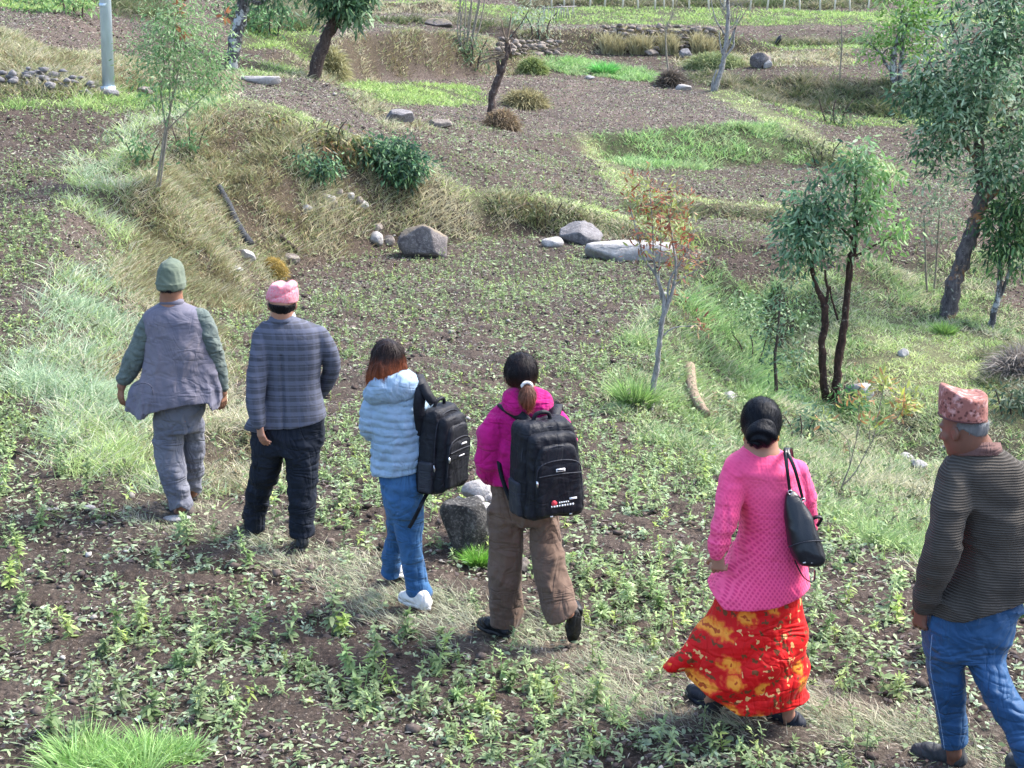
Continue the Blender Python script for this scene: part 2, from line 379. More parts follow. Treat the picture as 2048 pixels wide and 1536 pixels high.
# ---------------------------------------------------------------- ground sheet
uu = np.concatenate([-np.geomspace(6, .44, 26)[:-1], np.linspace(-.43, .43, 860), np.geomspace(.44, 6, 26)[1:]])
yr = [-10.0]
while yr[-1] < 5.0: yr.append(yr[-1]+(.5 if yr[-1] < 3.5 else .1))
while yr[-1] < 84: yr.append(yr[-1]*1.0042 + .002)
while yr[-1] < 420: yr.append(yr[-1]*1.05)
yr = np.array(yr)
UU, YR = np.meshgrid(uu, yr)
XG = UU*(np.maximum(YR, 2)+3.0)*.86; YG = YR
ZG = H(XG, YG)
zmv = [bil(ZM[k], XG, YG) for k in range(ZN)]
soil = np.clip(zmv[0]+zmv[1]+.5*zmv[5], 0, 1); fade = np.clip(1.3-YG/45, .25, 1)
nearf = (YG > 3.5) & (YG < 84)
clod = np.zeros_like(ZG)
xs, ys = XG[nearf], YG[nearf]
r1 = fbm(xs*5, ys*5, 0, 4, 41); r2 = fbm(xs*17, ys*17, 0, 3, 45)
furrow = np.sin((ys*.92+xs*.38 + .35*vn(xs*.6, ys*.6, 0, 48))*2*math.pi/.55)
clod[nearf] = (.030*r1 + .022*np.abs(r2) + .016*furrow)*fade[nearf]
ZG = ZG + clod*(.35+.65*soil)
c = np.zeros(XG.shape+(3,)); tw = sum(zmv)
for k in range(ZN): c += zmv[k][..., None]*ZC[k]
c /= np.maximum(tw, .01)[..., None]
n1 = fbm(XG*.7, YG*.7, 0, 3, 51); n2 = fbm(XG*4, YG*4, 0, 2, 55)
c *= (1+.18*n1+.16*n2)[..., None]
c[..., 0] *= 1+.07*n1; c[..., 2] *= 1-.05*n2
ny_, nx_ = XG.shape
idx = np.arange(ny_*nx_).reshape(ny_, nx_)
q = np.stack([idx[:-1,:-1], idx[:-1,1:], idx[1:,1:], idx[1:,:-1]], -1).reshape(-1, 4)
g = NT('soil'); a = g.n('ShaderNodeAttribute', attribute_name='Col').outputs['Color']; ov_ = g.obj()
nf = g.noise(ov_, 38, 5, .7); nm = g.noise(ov_, 9, 4, .65)
cc = g.mix(1.0, a, g.ramp(nf, [(.3, .4), (.5, 1.0), (.70, 2.3)]), 'MULTIPLY')
cc = g.mix(g.ramp(nm, [(.38, 0.0), (.66, .65)]), cc, (.045, .032, .026))
vo1 = g.n('ShaderNodeTexVoronoi', {'Vector': g.mapv(ov_, (1, 1, .4), (0, 0, .6)), 'Scale': 42.0, 'Randomness': 1.0})
fleck = g.math('MULTIPLY', g.math('LESS_THAN', vo1.outputs['Distance'], .22), g.math('GREATER_THAN', g.noise(ov_, 14, 2), .52))
cc = g.mix(g.math('MULTIPLY', fleck, .75), cc, (.24, .205, .17))
g.base(cc); g.rough(.95, .15); g.bump(g.math('ADD', nf, g.math('MULTIPLY', nm, .8)), .9, .03)
ground = meshobj('ground', np.stack([XG, YG, ZG], -1).reshape(-1, 3), q, g.m, None, c.reshape(-1, 3))
tag(ground, 'terraced hillside fields of dark soil with grassy banks', 'ground', kind='structure')
# ---------------------------------------------------------------- ribbons: grass blades and leaves in bulk
class Bulk:
    def __init__(s): s.V = []; s.C = []; s.F4 = []; s.F3 = []; s.n = 0
    def add(s, base, d, L, Wd, bend, col, prof=(1, .8), side=None, fold=0.0, ts=None):
        """base (n,3), d unit direction (n,3), L,Wd (n,), bend (n,3) displacement of the tip; prof widths at inner stations"""
        n = len(base); K = len(prof); col = col*np.array([.98, 1.0, 1.0])
        if n == 0: return
        if side is None:
            r = rng.normal(size=(n, 3)); side = np.cross(d, r); side /= np.linalg.norm(side, axis=1)[:, None]+1e-9
        nor = np.cross(d, side)
        ts = ts or [i/K for i in range(K)]
        st = []
        for i, (t, p) in enumerate(zip(ts, prof)):
            cpt = base + d*(L*t)[:, None] + bend*(t*t); hw = (Wd*p*.5)[:, None]; up = nor*(fold*hw)
            st += [cpt-side*hw+up, cpt+side*hw+up]
        st.append(base + d*L[:, None] + bend)
        m = 2*K+1
        V = np.stack(st, 1); s.V.append(V.reshape(-1, 3))
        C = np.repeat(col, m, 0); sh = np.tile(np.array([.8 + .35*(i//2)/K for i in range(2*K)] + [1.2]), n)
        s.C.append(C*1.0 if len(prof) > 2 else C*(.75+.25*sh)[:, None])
        b = (s.n + np.arange(n)*m)[:, None]
        for i in range(K-1): s.F4.append(b + np.array([2*i, 2*i+1, 2*i+3, 2*i+2]))
        s.F3.append(b + np.array([2*K-2, 2*K-1, 2*K])); s.n += n*m
    def build(s, name, mat, parent=None):
        F = [np.concatenate(s.F4)] if s.F4 else []
        return meshobj(name, np.concatenate(s.V), F+[np.concatenate(s.F3)], mat, parent, np.concatenate(s.C), smooth=False)

def unit(v): return v/(np.linalg.norm(v, axis=-1, keepdims=True)+1e-9)
def cmix(a, b, n, s=.18):
    t = rng.random(n)[:, None]; c = np.array(a)*(1-t)+np.array(b)*t
    return c*(1+rng.normal(0, s, (n, 1))).clip(.5, 1.6)
def cand(n, y0=5.0, y1=64.0, um=.43, pw=0.0):
    y = np.exp(rng.uniform(math.log(y0), math.log(y1), n)); u = rng.uniform(-um, um, n)
    return u*(y+.6)*(1+2.6/y), y
def zval(x, y):
    return np.stack([bil(ZM[k], x, y) for k in range(ZN)], 1)

# ---------------------------------------------------------------- grasses, one object per kind of cover
GT = {  # zone: name, colours a/b/c, height, width, density, label
 2: ('dry_grass', [(.46,.42,.30),(.28,.30,.17),(.56,.50,.38),(.24,.29,.14),(.36,.29,.19),(.42,.43,.24),(.20,.18,.10)], (.06,.17), .007, .8, 'dry straw coloured grass covering the terrace banks'),
 3: ('green_grass', [(.32,.44,.15),(.42,.50,.22),(.20,.31,.10)], (.05,.13), .008, .75, 'short green grass along terrace edges and upper meadows'),
 4: ('bund_grass', [(.33,.42,.27),(.44,.49,.36),(.22,.31,.17),(.52,.49,.38),(.36,.45,.20)], (.07,.18), .007, .85, 'grey green tufty grass covering the curved bund'),
 5: ('trodden_grass', [(.36,.36,.26),(.27,.31,.19),(.42,.38,.29)], (.04,.11), .005, .6, 'pale flattened grass along the walked path'),
 6: ('ravine_grass', [(.26,.36,.15),(.40,.45,.25),(.15,.23,.10),(.44,.42,.29)], (.05,.15), .009, .8, 'mixed green grass and herbs covering the lower slope at right'),
 7: ('lush_grass', [(.25,.40,.15),(.36,.48,.23),(.16,.27,.11),(.30,.37,.19)], (.08,.22), .009, .85, 'lush bright green grass on the damp banks'),
 8: ('pasture_grass', [(.46,.54,.24),(.54,.55,.34),(.30,.40,.15)], (.03,.09), .008, .7, 'short yellow green pasture grass on the right slope'),
 9: ('dark_grass', [(.10,.13,.06),(.16,.17,.09),(.24,.22,.15)], (.12,.30), .010, .7, 'dark rough grass and herbs on the dark banks, partly standing for lip shade'),
}
NC = 1650000
gx, gy = cand(NC); ex, ey = cand(700000, 14, 25, .36); ez = zval(ex, ey); em = (ez[:, 2]+ez[:, 9]) > .4; gx = np.append(gx, ex[em]); gy = np.append(gy, ey[em]); ex, ey = cand(500000, 34, 62, .40); ez = zval(ex, ey); em = (ez[:, 2]+ez[:, 9]+ez[:, 7]) > .4; gx = np.append(gx, ex[em]); gy = np.append(gy, ey[em]); NC = len(gx); zv = zval(gx, gy); zr = rng.random(NC)
cum = np.cumsum(zv, 1)/np.maximum(zv.sum(1, keepdims=True), .01); ty = (zr[:, None] > cum).sum(1).clip(0, ZN-1)
tuft = fbm(gx*2.2, gy*2.2, 0, 3, 61); patch = fbm(gx*.55, gy*.55, 0, 3, 65)
for k, (nm, cols, (h0, h1), wd, dens, lab) in GT.items():
    m = (ty == k) & (rng.random(NC) < dens*np.clip(.8+1.1*tuft, .3, 1))
    if k in (5,): m &= (tuft > -.25)
    m[m] = clear(gx[m], gy[m], .13)
    x, y = gx[m], gy[m]; n = len(x)
    if n == 0: continue
    tf, pt = tuft[m], patch[m]
    z = H(x, y)-.01; sc = 1+.012*y
    L = rng.uniform(h0, h1, n)*(1+1.0*tf)*(.8+.2*sc); Wd = np.full(n, wd)*rng.uniform(.6, 1.3, n)*(.55+.055*y)
    ang = rng.uniform(0, 2*math.pi, n) if k != 5 else rng.normal(2.6, .8, n)
    lean = rng.uniform(.05, 1.3, n) if k != 5 else rng.uniform(.7, 1.5, n)
    d = unit(np.stack([np.cos(ang)*lean, np.sin(ang)*lean, np.ones(n)], 1))
    # droop down the slope on banks
    ix = ((x-GX0)/GS).astype(int).clip(0, gnx-1); iy = ((y-GY0)/GS).astype(int).clip(0, gny-1)
    dn = np.stack([-gx_[iy, ix], -gy_[iy, ix], np.zeros(n)], 1)
    bend = np.stack([np.cos(ang)*.35, np.sin(ang)*.35, -np.ones(n)*.35*rng.random(n)], 1)*L[:, None] + dn*L[:, None]*.2
    pt = pt*.7+.7*fbm(x*2.6, y*2.6, 0, 2, 67)
    ci = np.clip(((pt*1.1+.5 + rng.normal(0, .33, n))*len(cols)), 0, len(cols)-1).astype(int)
    C = np.array(cols)[ci]*(1+rng.normal(0, .16, (n, 1))).clip(.55, 1.5)
    b = Bulk(); b.add(np.stack([x, y, z], 1), d, L, Wd, bend, C, (1, .75)); o = b.build(nm, M_GRASS)
    tag(o, lab, 'grass', kind='stuff')

# ---------------------------------------------------------------- weeds in the fields: rosettes and upright herbs
def weeds(x, y, name, label, cols, nl, hs, ls, leafw=.3, lobes=False):
    q_ = clear(x, y, .22); x, y = x[q_], y[q_]; n = len(x); z = H(x, y); b = Bulk()
    hgt = rng.uniform(*hs, n)*(1+.3*rng.normal(size=n)).clip(.5, 1.8); tilt = rng.normal(0, .22, (n, 2))
    pc = cmix(cols[0], cols[1], n, .2)
    mm = rng.random(n) < .25; pc[mm] = cmix(cols[2], cols[1], mm.sum(), .2)
    k = np.repeat(np.arange(n), nl); N = len(k); t = rng.random(N)**.8
    ax = np.stack([tilt[k, 0], tilt[k, 1], np.ones(N)], 1)
    base = np.stack([x[k], y[k], z[k]], 1)+ax*(hgt[k]*t)[:, None]
    ang = rng.uniform(0, 2*math.pi, N); el = rng.uniform(-.3, .9, N)+.5*(t-.5)
    d = unit(np.stack([np.cos(ang), np.sin(ang), np.tan(el.clip(-1, 1.2))], 1))
    L = rng.uniform(*ls, N)*(1.15-.55*t); side = unit(np.cross(d, np.array([0, 0, 1.0])+rng.normal(0, .35, (N, 3))))
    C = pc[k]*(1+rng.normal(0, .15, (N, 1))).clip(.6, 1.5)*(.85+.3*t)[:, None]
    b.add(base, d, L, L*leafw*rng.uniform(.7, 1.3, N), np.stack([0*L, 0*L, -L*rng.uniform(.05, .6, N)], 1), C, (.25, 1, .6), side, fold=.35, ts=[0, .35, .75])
    sd_ = unit(np.stack([tilt[:, 0], tilt[:, 1], np.ones(n)], 1))
    for sx in (0, 1):
        b.add(np.stack([x, y, z-.02], 1), sd_, hgt+.02, np.full(n, .006), np.zeros((n, 3)), pc*.9, (1, .8), side=np.tile([1.0-sx, sx, 0], (n, 1)))
    return tag(b.build(name, M_FOL), label, 'weeds', kind='stuff')
WC = [(.17,.25,.10),(.28,.35,.18),(.32,.40,.11)]
x, y = cand(11500, 5.3, 10.5); zw = zval(x, y); pr = fbm(x*1.3, y*1.3, 0, 3, 71)
m = (rng.random(len(x)) < (zw[:, 0]+.25*zw[:, 5]+.15*zw[:, 1])*np.clip(.08+.85*pr, .01, .8)); x, y = x[m], y[m]
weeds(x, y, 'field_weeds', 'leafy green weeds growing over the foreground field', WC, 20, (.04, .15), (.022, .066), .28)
x, y = cand(850, 5.4, 10.5); zw = zval(x, y); m = rng.random(len(x)) < zw[:, 0]*.30*(fbm(x*1.1, y*1.1, 0, 2, 74) > .0); x, y = x[m], y[m]
weeds(x, y, 'tall_weeds', 'larger bushy weeds standing out of the foreground field', WC, 60, (.10, .24), (.04, .085), .30)
x, y = cand(11500, 5.3, 11.5); zw = zval(x, y); pr = fbm(x*2.3, y*2.3, 0, 2, 72)
m = (rng.random(len(x)) < (zw[:, 0]+.3*zw[:, 5])*np.clip(.25+.6*pr, .03, .8)); x, y = x[m], y[m]
weeds(x, y, 'broad_leaf_weeds', 'flat broad leaved seedlings between the taller weeds', [(.26,.34,.22),(.34,.40,.28),(.26,.36,.12)], 7, (.01, .04), (.022, .055), .5)
x, y = cand(95000, 9.5, 44); zw = zval(x, y); pr = fbm(x*.8, y*.8, 0, 3, 73)
m = (rng.random(len(x)) < (zw[:, 0]+.04*zw[:, 1]+.12*zw[:, 6]+.1*zw[:, 4])*np.clip(.26+.8*pr, .05, .9)); x, y = x[m], y[m]
weeds(x, y, 'seedling_weeds', 'thin cover of green weeds on the middle and upper fields', WC, 9, (.03, .13), (.025, .06), .28)
# herbs on the ravine side and banks
x, y = cand(42000, 8.0, 46); zw = zval(x, y); pr = fbm(x*1.1, y*1.1, 0, 3, 75)
m = (rng.random(len(x)) < (.5*zw[:, 6]+.10*zw[:, 2]+.15*zw[:, 4]+.25*zw[:, 9]+.1*zw[:, 7])*np.clip(.3+1.0*pr, 0, 1)); x, y = x[m], y[m]
weeds(x, y, 'bank_herbs', 'leafy herbs scattered over the grassy banks', [(.13,.20,.10),(.25,.32,.16),(.32,.36,.16)], 12, (.05, .20), (.035, .08), .36)
x, y = cand(30000, 9, 46); zw = zval(x, y); pr = fbm(x*1.7, y*1.7, 0, 3, 79)
m = (rng.random(len(x)) < (.6*zw[:, 2]+.8*zw[:, 9]+.5*zw[:, 6]+.12*zw[:, 4])*np.clip(.08+1.7*pr, 0, 1)); x, y = x[m], y[m]
weeds(x, y, 'bank_scrub', 'dark olive and brown scrub tufts on the dry banks', [(.07,.085,.045),(.14,.15,.08),(.22,.15,.09)], 16, (.06, .22), (.04, .09), .3)

# cut leaves, straw and clods lying on the soil
b = Bulk(); x, y = cand(330000, 5.2, 60); zw = zval(x, y); pr = fbm(x*2, y*2, 0, 2, 77)
m = rng.random(len(x)) < (.8*zw[:, 0]+.75*zw[:, 1]+.6*zw[:, 5]+.1*zw[:, 2])*np.clip(.55+.6*pr, .1, 1); x, y = x[m], y[m]; n = len(x)
pl = bil(ZM[1], x, y)
ang = rng.uniform(0, 2*math.pi, n); d = unit(np.stack([np.cos(ang), np.sin(ang), rng.uniform(-.05, .5, n)], 1))
L = rng.uniform(.015, .055, n)*(.7+.045*y); straw = rng.random(n) < .35+.5*pl
C = np.where(straw[:, None], cmix((.30,.255,.20), (.46,.41,.34), n), cmix((.20,.27,.13), (.32,.38,.23), n))
C = np.where((rng.random(n) < .33)[:, None], cmix((.05,.04,.04), (.16,.12,.11), n), C)
b.add(np.stack([x, y, H(x, y)+.022], 1), d, L, L*np.where(straw, .14, .42), np.stack([0*L, 0*L, -L*.35], 1), C, (.4, 1, .5), unit(np.cross(d, np.array([0, 0, 1.0])+rng.normal(0, .4, (n, 3)))), .3, [0, .35, .75])
tag(b.build('leaf_litter', M_FOL), 'cut leaves and straw strewn over the dark soil', 'litter', kind='stuff')
b = Bulk(); x, y = cand(420000, 13, 63); zw = zval(x, y); m = rng.random(len(x)) < (.65*zw[:, 0]+.9*zw[:, 1]+.15*zw[:, 2]); x, y = x[m], y[m]; n = len(x)
ang = rng.uniform(0, 2*math.pi, n); d = unit(np.stack([np.cos(ang), np.sin(ang), rng.uniform(.0, .9, n)], 1)); L = rng.uniform(.015, .04, n)*(.7+.045*y); dk = rng.random(n)
C = np.where((dk < .40)[:, None], cmix((.24,.20,.17), (.42,.37,.33), n), np.where((dk < .62)[:, None], cmix((.18,.24,.11), (.30,.36,.20), n), cmix((.03,.024,.022), (.09,.07,.06), n)))
b.add(np.stack([x, y, H(x, y)+.012], 1), d, L*.75, L*.32, np.zeros((n, 3)), C, (1,))
tag(b.build('straw_flecks', M_GRASS), 'straw flecks and crumbs over the distant tilled plots', 'litter', kind='stuff')
# clods and pebbles
def rock_unit(sub=1, seed=0):
    import bmesh
    bm = bmesh.new(); bmesh.ops.create_icosphere(bm, subdivisions=sub, radius=1); V = np.array([v.co[:] for v in bm.verts]); Fc = np.array([[v.index for v in f.verts] for f in bm.faces]); bm.free()
    return V, Fc
RV, RF = rock_unit(1)
x, y = cand(26000, 5.2, 30); zw = zval(x, y); m = rng.random(len(x)) < (zw[:, 0]+zw[:, 1])*.8; x, y = x[m], y[m]; n = len(x)
sz = rng.gamma(1.7, .005, n).clip(.004, .035)*(.8+.02*y)
V = (RV[None]*(1+.3*rng.normal(size=(n, len(RV), 1))))*sz[:, None, None]*np.array([1, 1, .65])+np.stack([x, y, H(x, y)+sz*.5+.01], 1)[:, None]
C = np.where((rng.random(n) < .035)[:, None], cmix((.25,.23,.21), (.38,.36,.33), n), cmix((.055,.042,.037), (.10,.08,.07), n, .25))
FF = (RF[None]+(np.arange(n)*len(RV))[:, None, None]).reshape(-1, 3)
cm = NT('clod'); a = cm.n('ShaderNodeAttribute', attribute_name='Col').outputs['Color']; cm.base(cm.mix(1.0, a, cm.ramp(cm.noise(cm.obj(), 60), [(.3, .6), (.7, 1.4)]), 'MULTIPLY')); cm.rough(.95, .1)
tag(meshobj('soil_clods', V.reshape(-1, 3), FF, cm.m, None, np.repeat(C, len(RV), 0), smooth=False), 'crumbly clods and pebbles on the tilled soil', 'clods', kind='stuff')
# ---------------------------------------------------------------- tubes and solids
def tube(P, R, sides=8, cap=True, rough=0.0):
    P = np.asarray(P, float); n = len(P); R = np.broadcast_to(np.asarray(R, float), (n,))
    T = unit(np.gradient(P, axis=0)); a = np.array([0, 0, 1.0]) if abs(T[0][2]) < .9 else np.array([0, 1.0, 0])
    u = unit(np.cross(T[0], a)); V = []; th = np.linspace(0, 2*math.pi, sides, endpoint=False)
    for i in range(n):
        u = unit(u - T[i]*np.dot(u, T[i])); v = np.cross(T[i], u)
        rr = R[i]*(1+rough*rng.normal(size=sides)) if rough else R[i]
        V.append(P[i] + np.cos(th)[:, None]*u*np.reshape(rr*np.ones(sides), (-1, 1)) + np.sin(th)[:, None]*v*np.reshape(rr*np.ones(sides), (-1, 1)))
    V = np.concatenate(V); Fq = []
    for i in range(n-1):
        a0 = i*sides + np.arange(sides); b0 = i*sides + (np.arange(sides)+1) % sides
        Fq.append(np.stack([a0, b0, b0+sides, a0+sides], 1))
    Fq = np.concatenate(Fq); F3_ = np.zeros((0, 3), int)
    if cap:
        V = np.concatenate([V, P[:1], P[-1:]]); s0 = len(V)-2; k = np.arange(sides)
        F3_ = np.concatenate([np.stack([(k+1) % sides, k, np.full(sides, s0)], 1), np.stack([k+(n-1)*sides, (k+1) % sides+(n-1)*sides, np.full(sides, s0+1)], 1)])
    return V, Fq, F3_
class Solid:
    def __init__(s): s.V = []; s.Q = []; s.T = []; s.n = 0
    def add(s, V, Q=None, T=None):
        s.V.append(np.asarray(V, float))
        if Q is not None and len(Q): s.Q.append(np.asarray(Q)+s.n)
        if T is not None and len(T): s.T.append(np.asarray(T)+s.n)
        s.n += len(V); return s
    def tube(s, P, R, sides=8, rough=0.0): return s.add(*tube(P, R, sides, True, rough))
    def build(s, name, mat, parent=None, smooth=True, colors=None):
        F = ([np.concatenate(s.Q)] if s.Q else [])+([np.concatenate(s.T)] if s.T else [])
        return meshobj(name, np.concatenate(s.V), F, mat, parent, colors, smooth)
def resample(P, n):
    P = np.asarray(P, float); k = np.arange(len(P)); t = np.linspace(0, len(P)-1, n)
    out = []
    for q in t:                                   # Catmull-Rom
        i = min(int(q), len(P)-2); f = q-i; p0 = P[max(i-1, 0)]; p1 = P[i]; p2 = P[i+1]; p3 = P[min(i+2, len(P)-1)]
        out.append(.5*((2*p1)+(-p0+p2)*f+(2*p0-5*p1+4*p2-p3)*f*f+(-p0+3*p1-3*p2+p3)*f**3))
    return np.array(out)
def mpp(d, py=768): return d/(F*(cp+(768-py)/F*sp))

def bark(name, c1, c2, c3=None, lo=.45, sc=9, lichen=None):
    m = NT(name); o = m.obj(); v = m.mapv(o, (1, 1, .35))
    n = m.noise(v, sc*3, 5, .7); c = m.mix(m.ramp(n, [(.35, 0.0), (.65, 1.0)]), c1, c2)
    if c3: c = m.mix(m.ramp(m.noise(o, sc*.5, 4, .7), [(lo, 0.0), (lo+.08, 1.0)]), c, c3)
    if lichen: c = m.mix(m.ramp(m.noise(o, sc*2, 4, .7), [(.6, 0.0), (.66, .8)]), c, lichen)
    m.base(c); m.rough(.9, .2); m.bump(n, .9, .03); return m.m
B_DARK = bark('dark_bark', (.03,.022,.02), (.11,.08,.07), lichen=(.24,.22,.2))
B_LICH = bark('lichen_bark', (.035,.032,.032), (.14,.13,.13), (.42,.43,.42), .48, 12)
B_ORNG = bark('orange_bark', (.045,.038,.04), (.15,.13,.13), (.30,.14,.06), .54, 7, (.38,.38,.32))
B_RED = bark('red_brown_bark', (.02,.013,.012), (.07,.038,.03), lichen=(.22,.18,.15))
B_GREY = bark('grey_bark', (.13,.125,.12), (.36,.35,.34), (.08,.07,.065), .58, 10)
B_TWIG = bark('twig_bark', (.16,.14,.11), (.34,.30,.24), sc=14)
B_TAN = bark('bare_wood', (.15,.11,.075), (.32,.25,.18), sc=10)

def tree(name, label, cat, base, stems, blobs, leaf, mat, group=None, twig=None, dd=0.0):
    """base pixel; stems [[(px,py,r_px[,dy])..]..]; blobs [(px,py,rx,ry[,dy[,weight]])]; leaf dict"""
    b0 = hit(*base); d = b0[1]+dd; m_ = mpp(d)
    root = empty(name, b0, label, cat, group)
    T = Solid(); nodes = []
    for st in stems:
        P = [PD(q[0], q[1], d+(q[3] if len(q) > 3 else 0)) for q in st]; R = [q[2]*m_*.5 for q in st]
        if abs(st[0][1]-base[1]) < 14 and abs(st[0][0]-base[0]) < 40: P[0] = P[0]-np.array([0, 0, .12])
        R = [r_*.66 for r_ in R]; n = max(4, len(P)*4); PP = resample(P, n); RR = np.interp(np.linspace(0, 1, n), np.linspace(0, 1, len(R)), R)
        PP[1:-1] += rng.normal(0, .12, (n-2, 3))*RR[1:-1, None]; RR = RR*(1+.07*rng.normal(size=n))
        T.tube(PP, np.maximum(RR, .003), 10 if RR[0] > .03 else 6, .04)
        nodes += list(PP[n//3:])
    nodes = np.array(nodes)
    if leaf:
        b = Bulk(); clumps = []
        for q in blobs:
            px, py, rx, ry = q[:4]; dy = q[4] if len(q) > 4 else 0; wt = q[5] if len(q) > 5 else 1
            C0 = PD(px, py, d+dy); rxm, rym = rx*m_, ry*m_
            nc = max(2, int(leaf['cl']*wt*(rx*ry)/1000))
            for _ in range(nc):
                v = rng.normal(size=3); v /= np.linalg.norm(v); v *= rng.random()**.4
                clumps.append(C0+v*np.array([rxm, (rxm+rym)*.5*leaf.get('deep', 1), rym]))
        clumps = np.array(clumps)
        for c in clumps:                                   # a twig from the nearest limb to every clump
            dl = np.linalg.norm(nodes-c, axis=1); k = np.argmin(dl + .3*np.maximum(0, nodes[:, 2]-c[2])); a = nodes[k]; L = np.linalg.norm(c-a)
            mid = (a+c)/2+np.array([0, 0, -.10*L])+rng.normal(0, .06*L, 3)
            T.tube(resample([a, mid, c], 5), np.linspace(.5, .25, 5)*leaf.get('twig', .02)*min(1.5, .5+L), 4)
            if rng.random() < .5: nodes = np.concatenate([nodes, [mid, c]])
        N = int(leaf['n']); k = np.repeat(np.arange(len(clumps)), N); M = len(k)
        sp_ = leaf['spread']; off = rng.normal(0, sp_, (M, 3))*np.array([1, 1, .8]); base_ = clumps[k]+off
        dr = leaf.get('droop', .5)
        d0 = unit(unit(off+1e-4)*.9+rng.normal(0, .5, (M, 3))+np.array([0, 0, -dr]))
        L = rng.uniform(.7, 1.25, M)*leaf['L']
        side = unit(np.cross(d0, rng.normal(size=(M, 3))*.7+np.array([0, -.3, 1.0])))
        cc = np.array(leaf['c']); ck = rng.random(len(clumps)); ci = np.clip((ck[k]+rng.normal(0, .22, M))*len(cc), 0, len(cc)-1).astype(int)
        C = cc[ci]*(1+rng.normal(0, .13, (M, 1))).clip(.6, 1.5)
        if 'right' in leaf:                               # backlit side of the crown painted paler into the leaf colour
            t = np.clip((base_[:, 0]-clumps[:, 0].mean())/(2*clumps[:, 0].std())+rng.normal(0, .2, M), 0, 1)[:, None]
            C = C*(1-t)+np.array(leaf['right'])*t
        b.add(base_, d0, L, L*leaf.get('w', .32), np.stack([0*L, 0*L, -L*dr*rng.uniform(.2, .9, M)], 1), C, (.2, 1, .75), side, .3, [0, .3, .7])
        b.build('crown', M_FOL, root)
    T.build('trunk', mat, root)
    return root

GRN = [(.045,.085,.05),(.06,.13,.06),(.10,.19,.09),(.17,.27,.15)]
# left sapling with pale green crown and red-brown young leaves
t1 = tree('sapling', 'slender young tree with pale feathery green crown on the left bank', 'tree', (310,378),
  [[(308,378,9),(322,318,8),(330,268,8),(336,235,6)], [(316,375,7),(330,300,6),(334,262,6)], [(332,262,6),(326,215,5),(322,180,4),(330,120,3)], [(333,262,6),(341,215,5),(352,170,4),(362,90,3),(362,20,2)],
   [(334,262,5),(345,190,4),(348,150,3),(350,60,2)], [(333,262,5),(360,235,4),(400,200,3),(430,170,2)], [(340,215,4),(338,140,3),(335,40,2),(340,-60,2)]],
  [(345,40,42,55,0,1.1),(350,-50,45,60,0,1.0),(330,100,50,45),(390,70,45,50),(420,110,40,40,.1,.8),(320,150,45,35),(385,150,60,40),(430,160,35,28,0,.7),(340,190,50,28,0,.7),(400,200,35,22,0,.5),(300,90,25,50,0,.5),(440,60,22,40,0,.4)],
  dict(cl=13, n=22, spread=.14, L=.062, w=.26, droop=.2, twig=.008, c=[(.10,.20,.08),(.17,.29,.12),(.25,.36,.18),(.32,.42,.22)]), B_TWIG)
b = Bulk(); cps = np.array([PD(362,6,17.4),PD(366,62,17.3),PD(358,20,17.5),PD(376,-20,17.3),PD(450,30,17.4)])
k = np.repeat(np.arange(5), 13); dv = unit(rng.normal(size=(65,3))); b.add(cps[k]+dv*.04, dv, np.full(65,.09), np.full(65,.035), np.zeros((65,3)), cmix((.26,.10,.06),(.34,.17,.08),65), (.3,1,.7), None, .2, [0,.3,.7])
b.build('young_leaves', M_FOL, t1)['label'] = 'rusty red young leaves at the top'

tree('lichen_tree', 'old tree with pale lichen patches on its leaning trunk', 'tree', (462,137),
  [[(459,139,40),(468,100,38),(478,50,36),(486,10,34),(492,-60,30),(500,-150,18)], [(490,-5,14),(520,6,12),(545,-10,9)], [(486,-60,14),(450,-120,8)]],
  [(545,-8,35,16,0,1),(515,-25,40,20,0,1),(500,-110,90,60,0,.7),(440,-90,40,30,0,.5),(560,-70,50,40,0,.6)],
  dict(cl=9, n=26, spread=.16, L=.16, w=.3, c=GRN, twig=.02), B_LICH)
tree('leaning_tree', 'dark leaning tree with a dense dark green crown at the top edge', 'tree', (622,157),
  [[(620,160,40),(640,110,36),(655,70,34),(668,45,36),(680,15,26),(690,-40,20)], [(672,40,18),(655,15,12),(650,-30,9)], [(676,35,16),(715,10,12),(740,-30,9)]],
  [(685,15,42,28,-.2,1.4),(650,-20,40,35,0,1),(720,-20,35,38,0,1),(700,-70,60,50,0,1),(720,30,16,20,0,.7)],
  dict(cl=12, n=26, spread=.15, L=.17, w=.32, c=[(.03,.07,.04),(.05,.11,.05),(.10,.19,.09),(.2,.3,.16)], twig=.02), B_DARK)
t4 = tree('pollarded_tree', 'small pollarded tree with cut bare branches rising from a stony mound', 'tree', (983,243),
  [[(980,246,28),(983,205,22),(990,175,21),(1000,150,20),(1008,125,18),(1013,105,14),(1014,80,8)], [(1000,150,14),(996,125,12),(994,115,8)], [(1012,118,8),(1020,100,7),(1016,85,6)],
   [(1014,85,5),(1006,60,4),(1004,40,2)], [(1014,85,5),(1018,60,4),(1022,30,2)], [(1012,84,4),(1002,75,3)], [(1014,84,5),(1040,50,3),(1058,20,2)],
   [(1008,108,5),(990,108,4),(960,116,3)], [(1006,112,5),(985,116,4),(957,125,3)], [(1005,106,4),(985,112,3),(962,130,3)], [(1008,104,4),(1000,90,3),(996,76,3)], [(1006,104,4),(985,100,3),(968,106,2)]],
  [], None, B_DARK)
b0_ = t4.location; S_ = Solid()
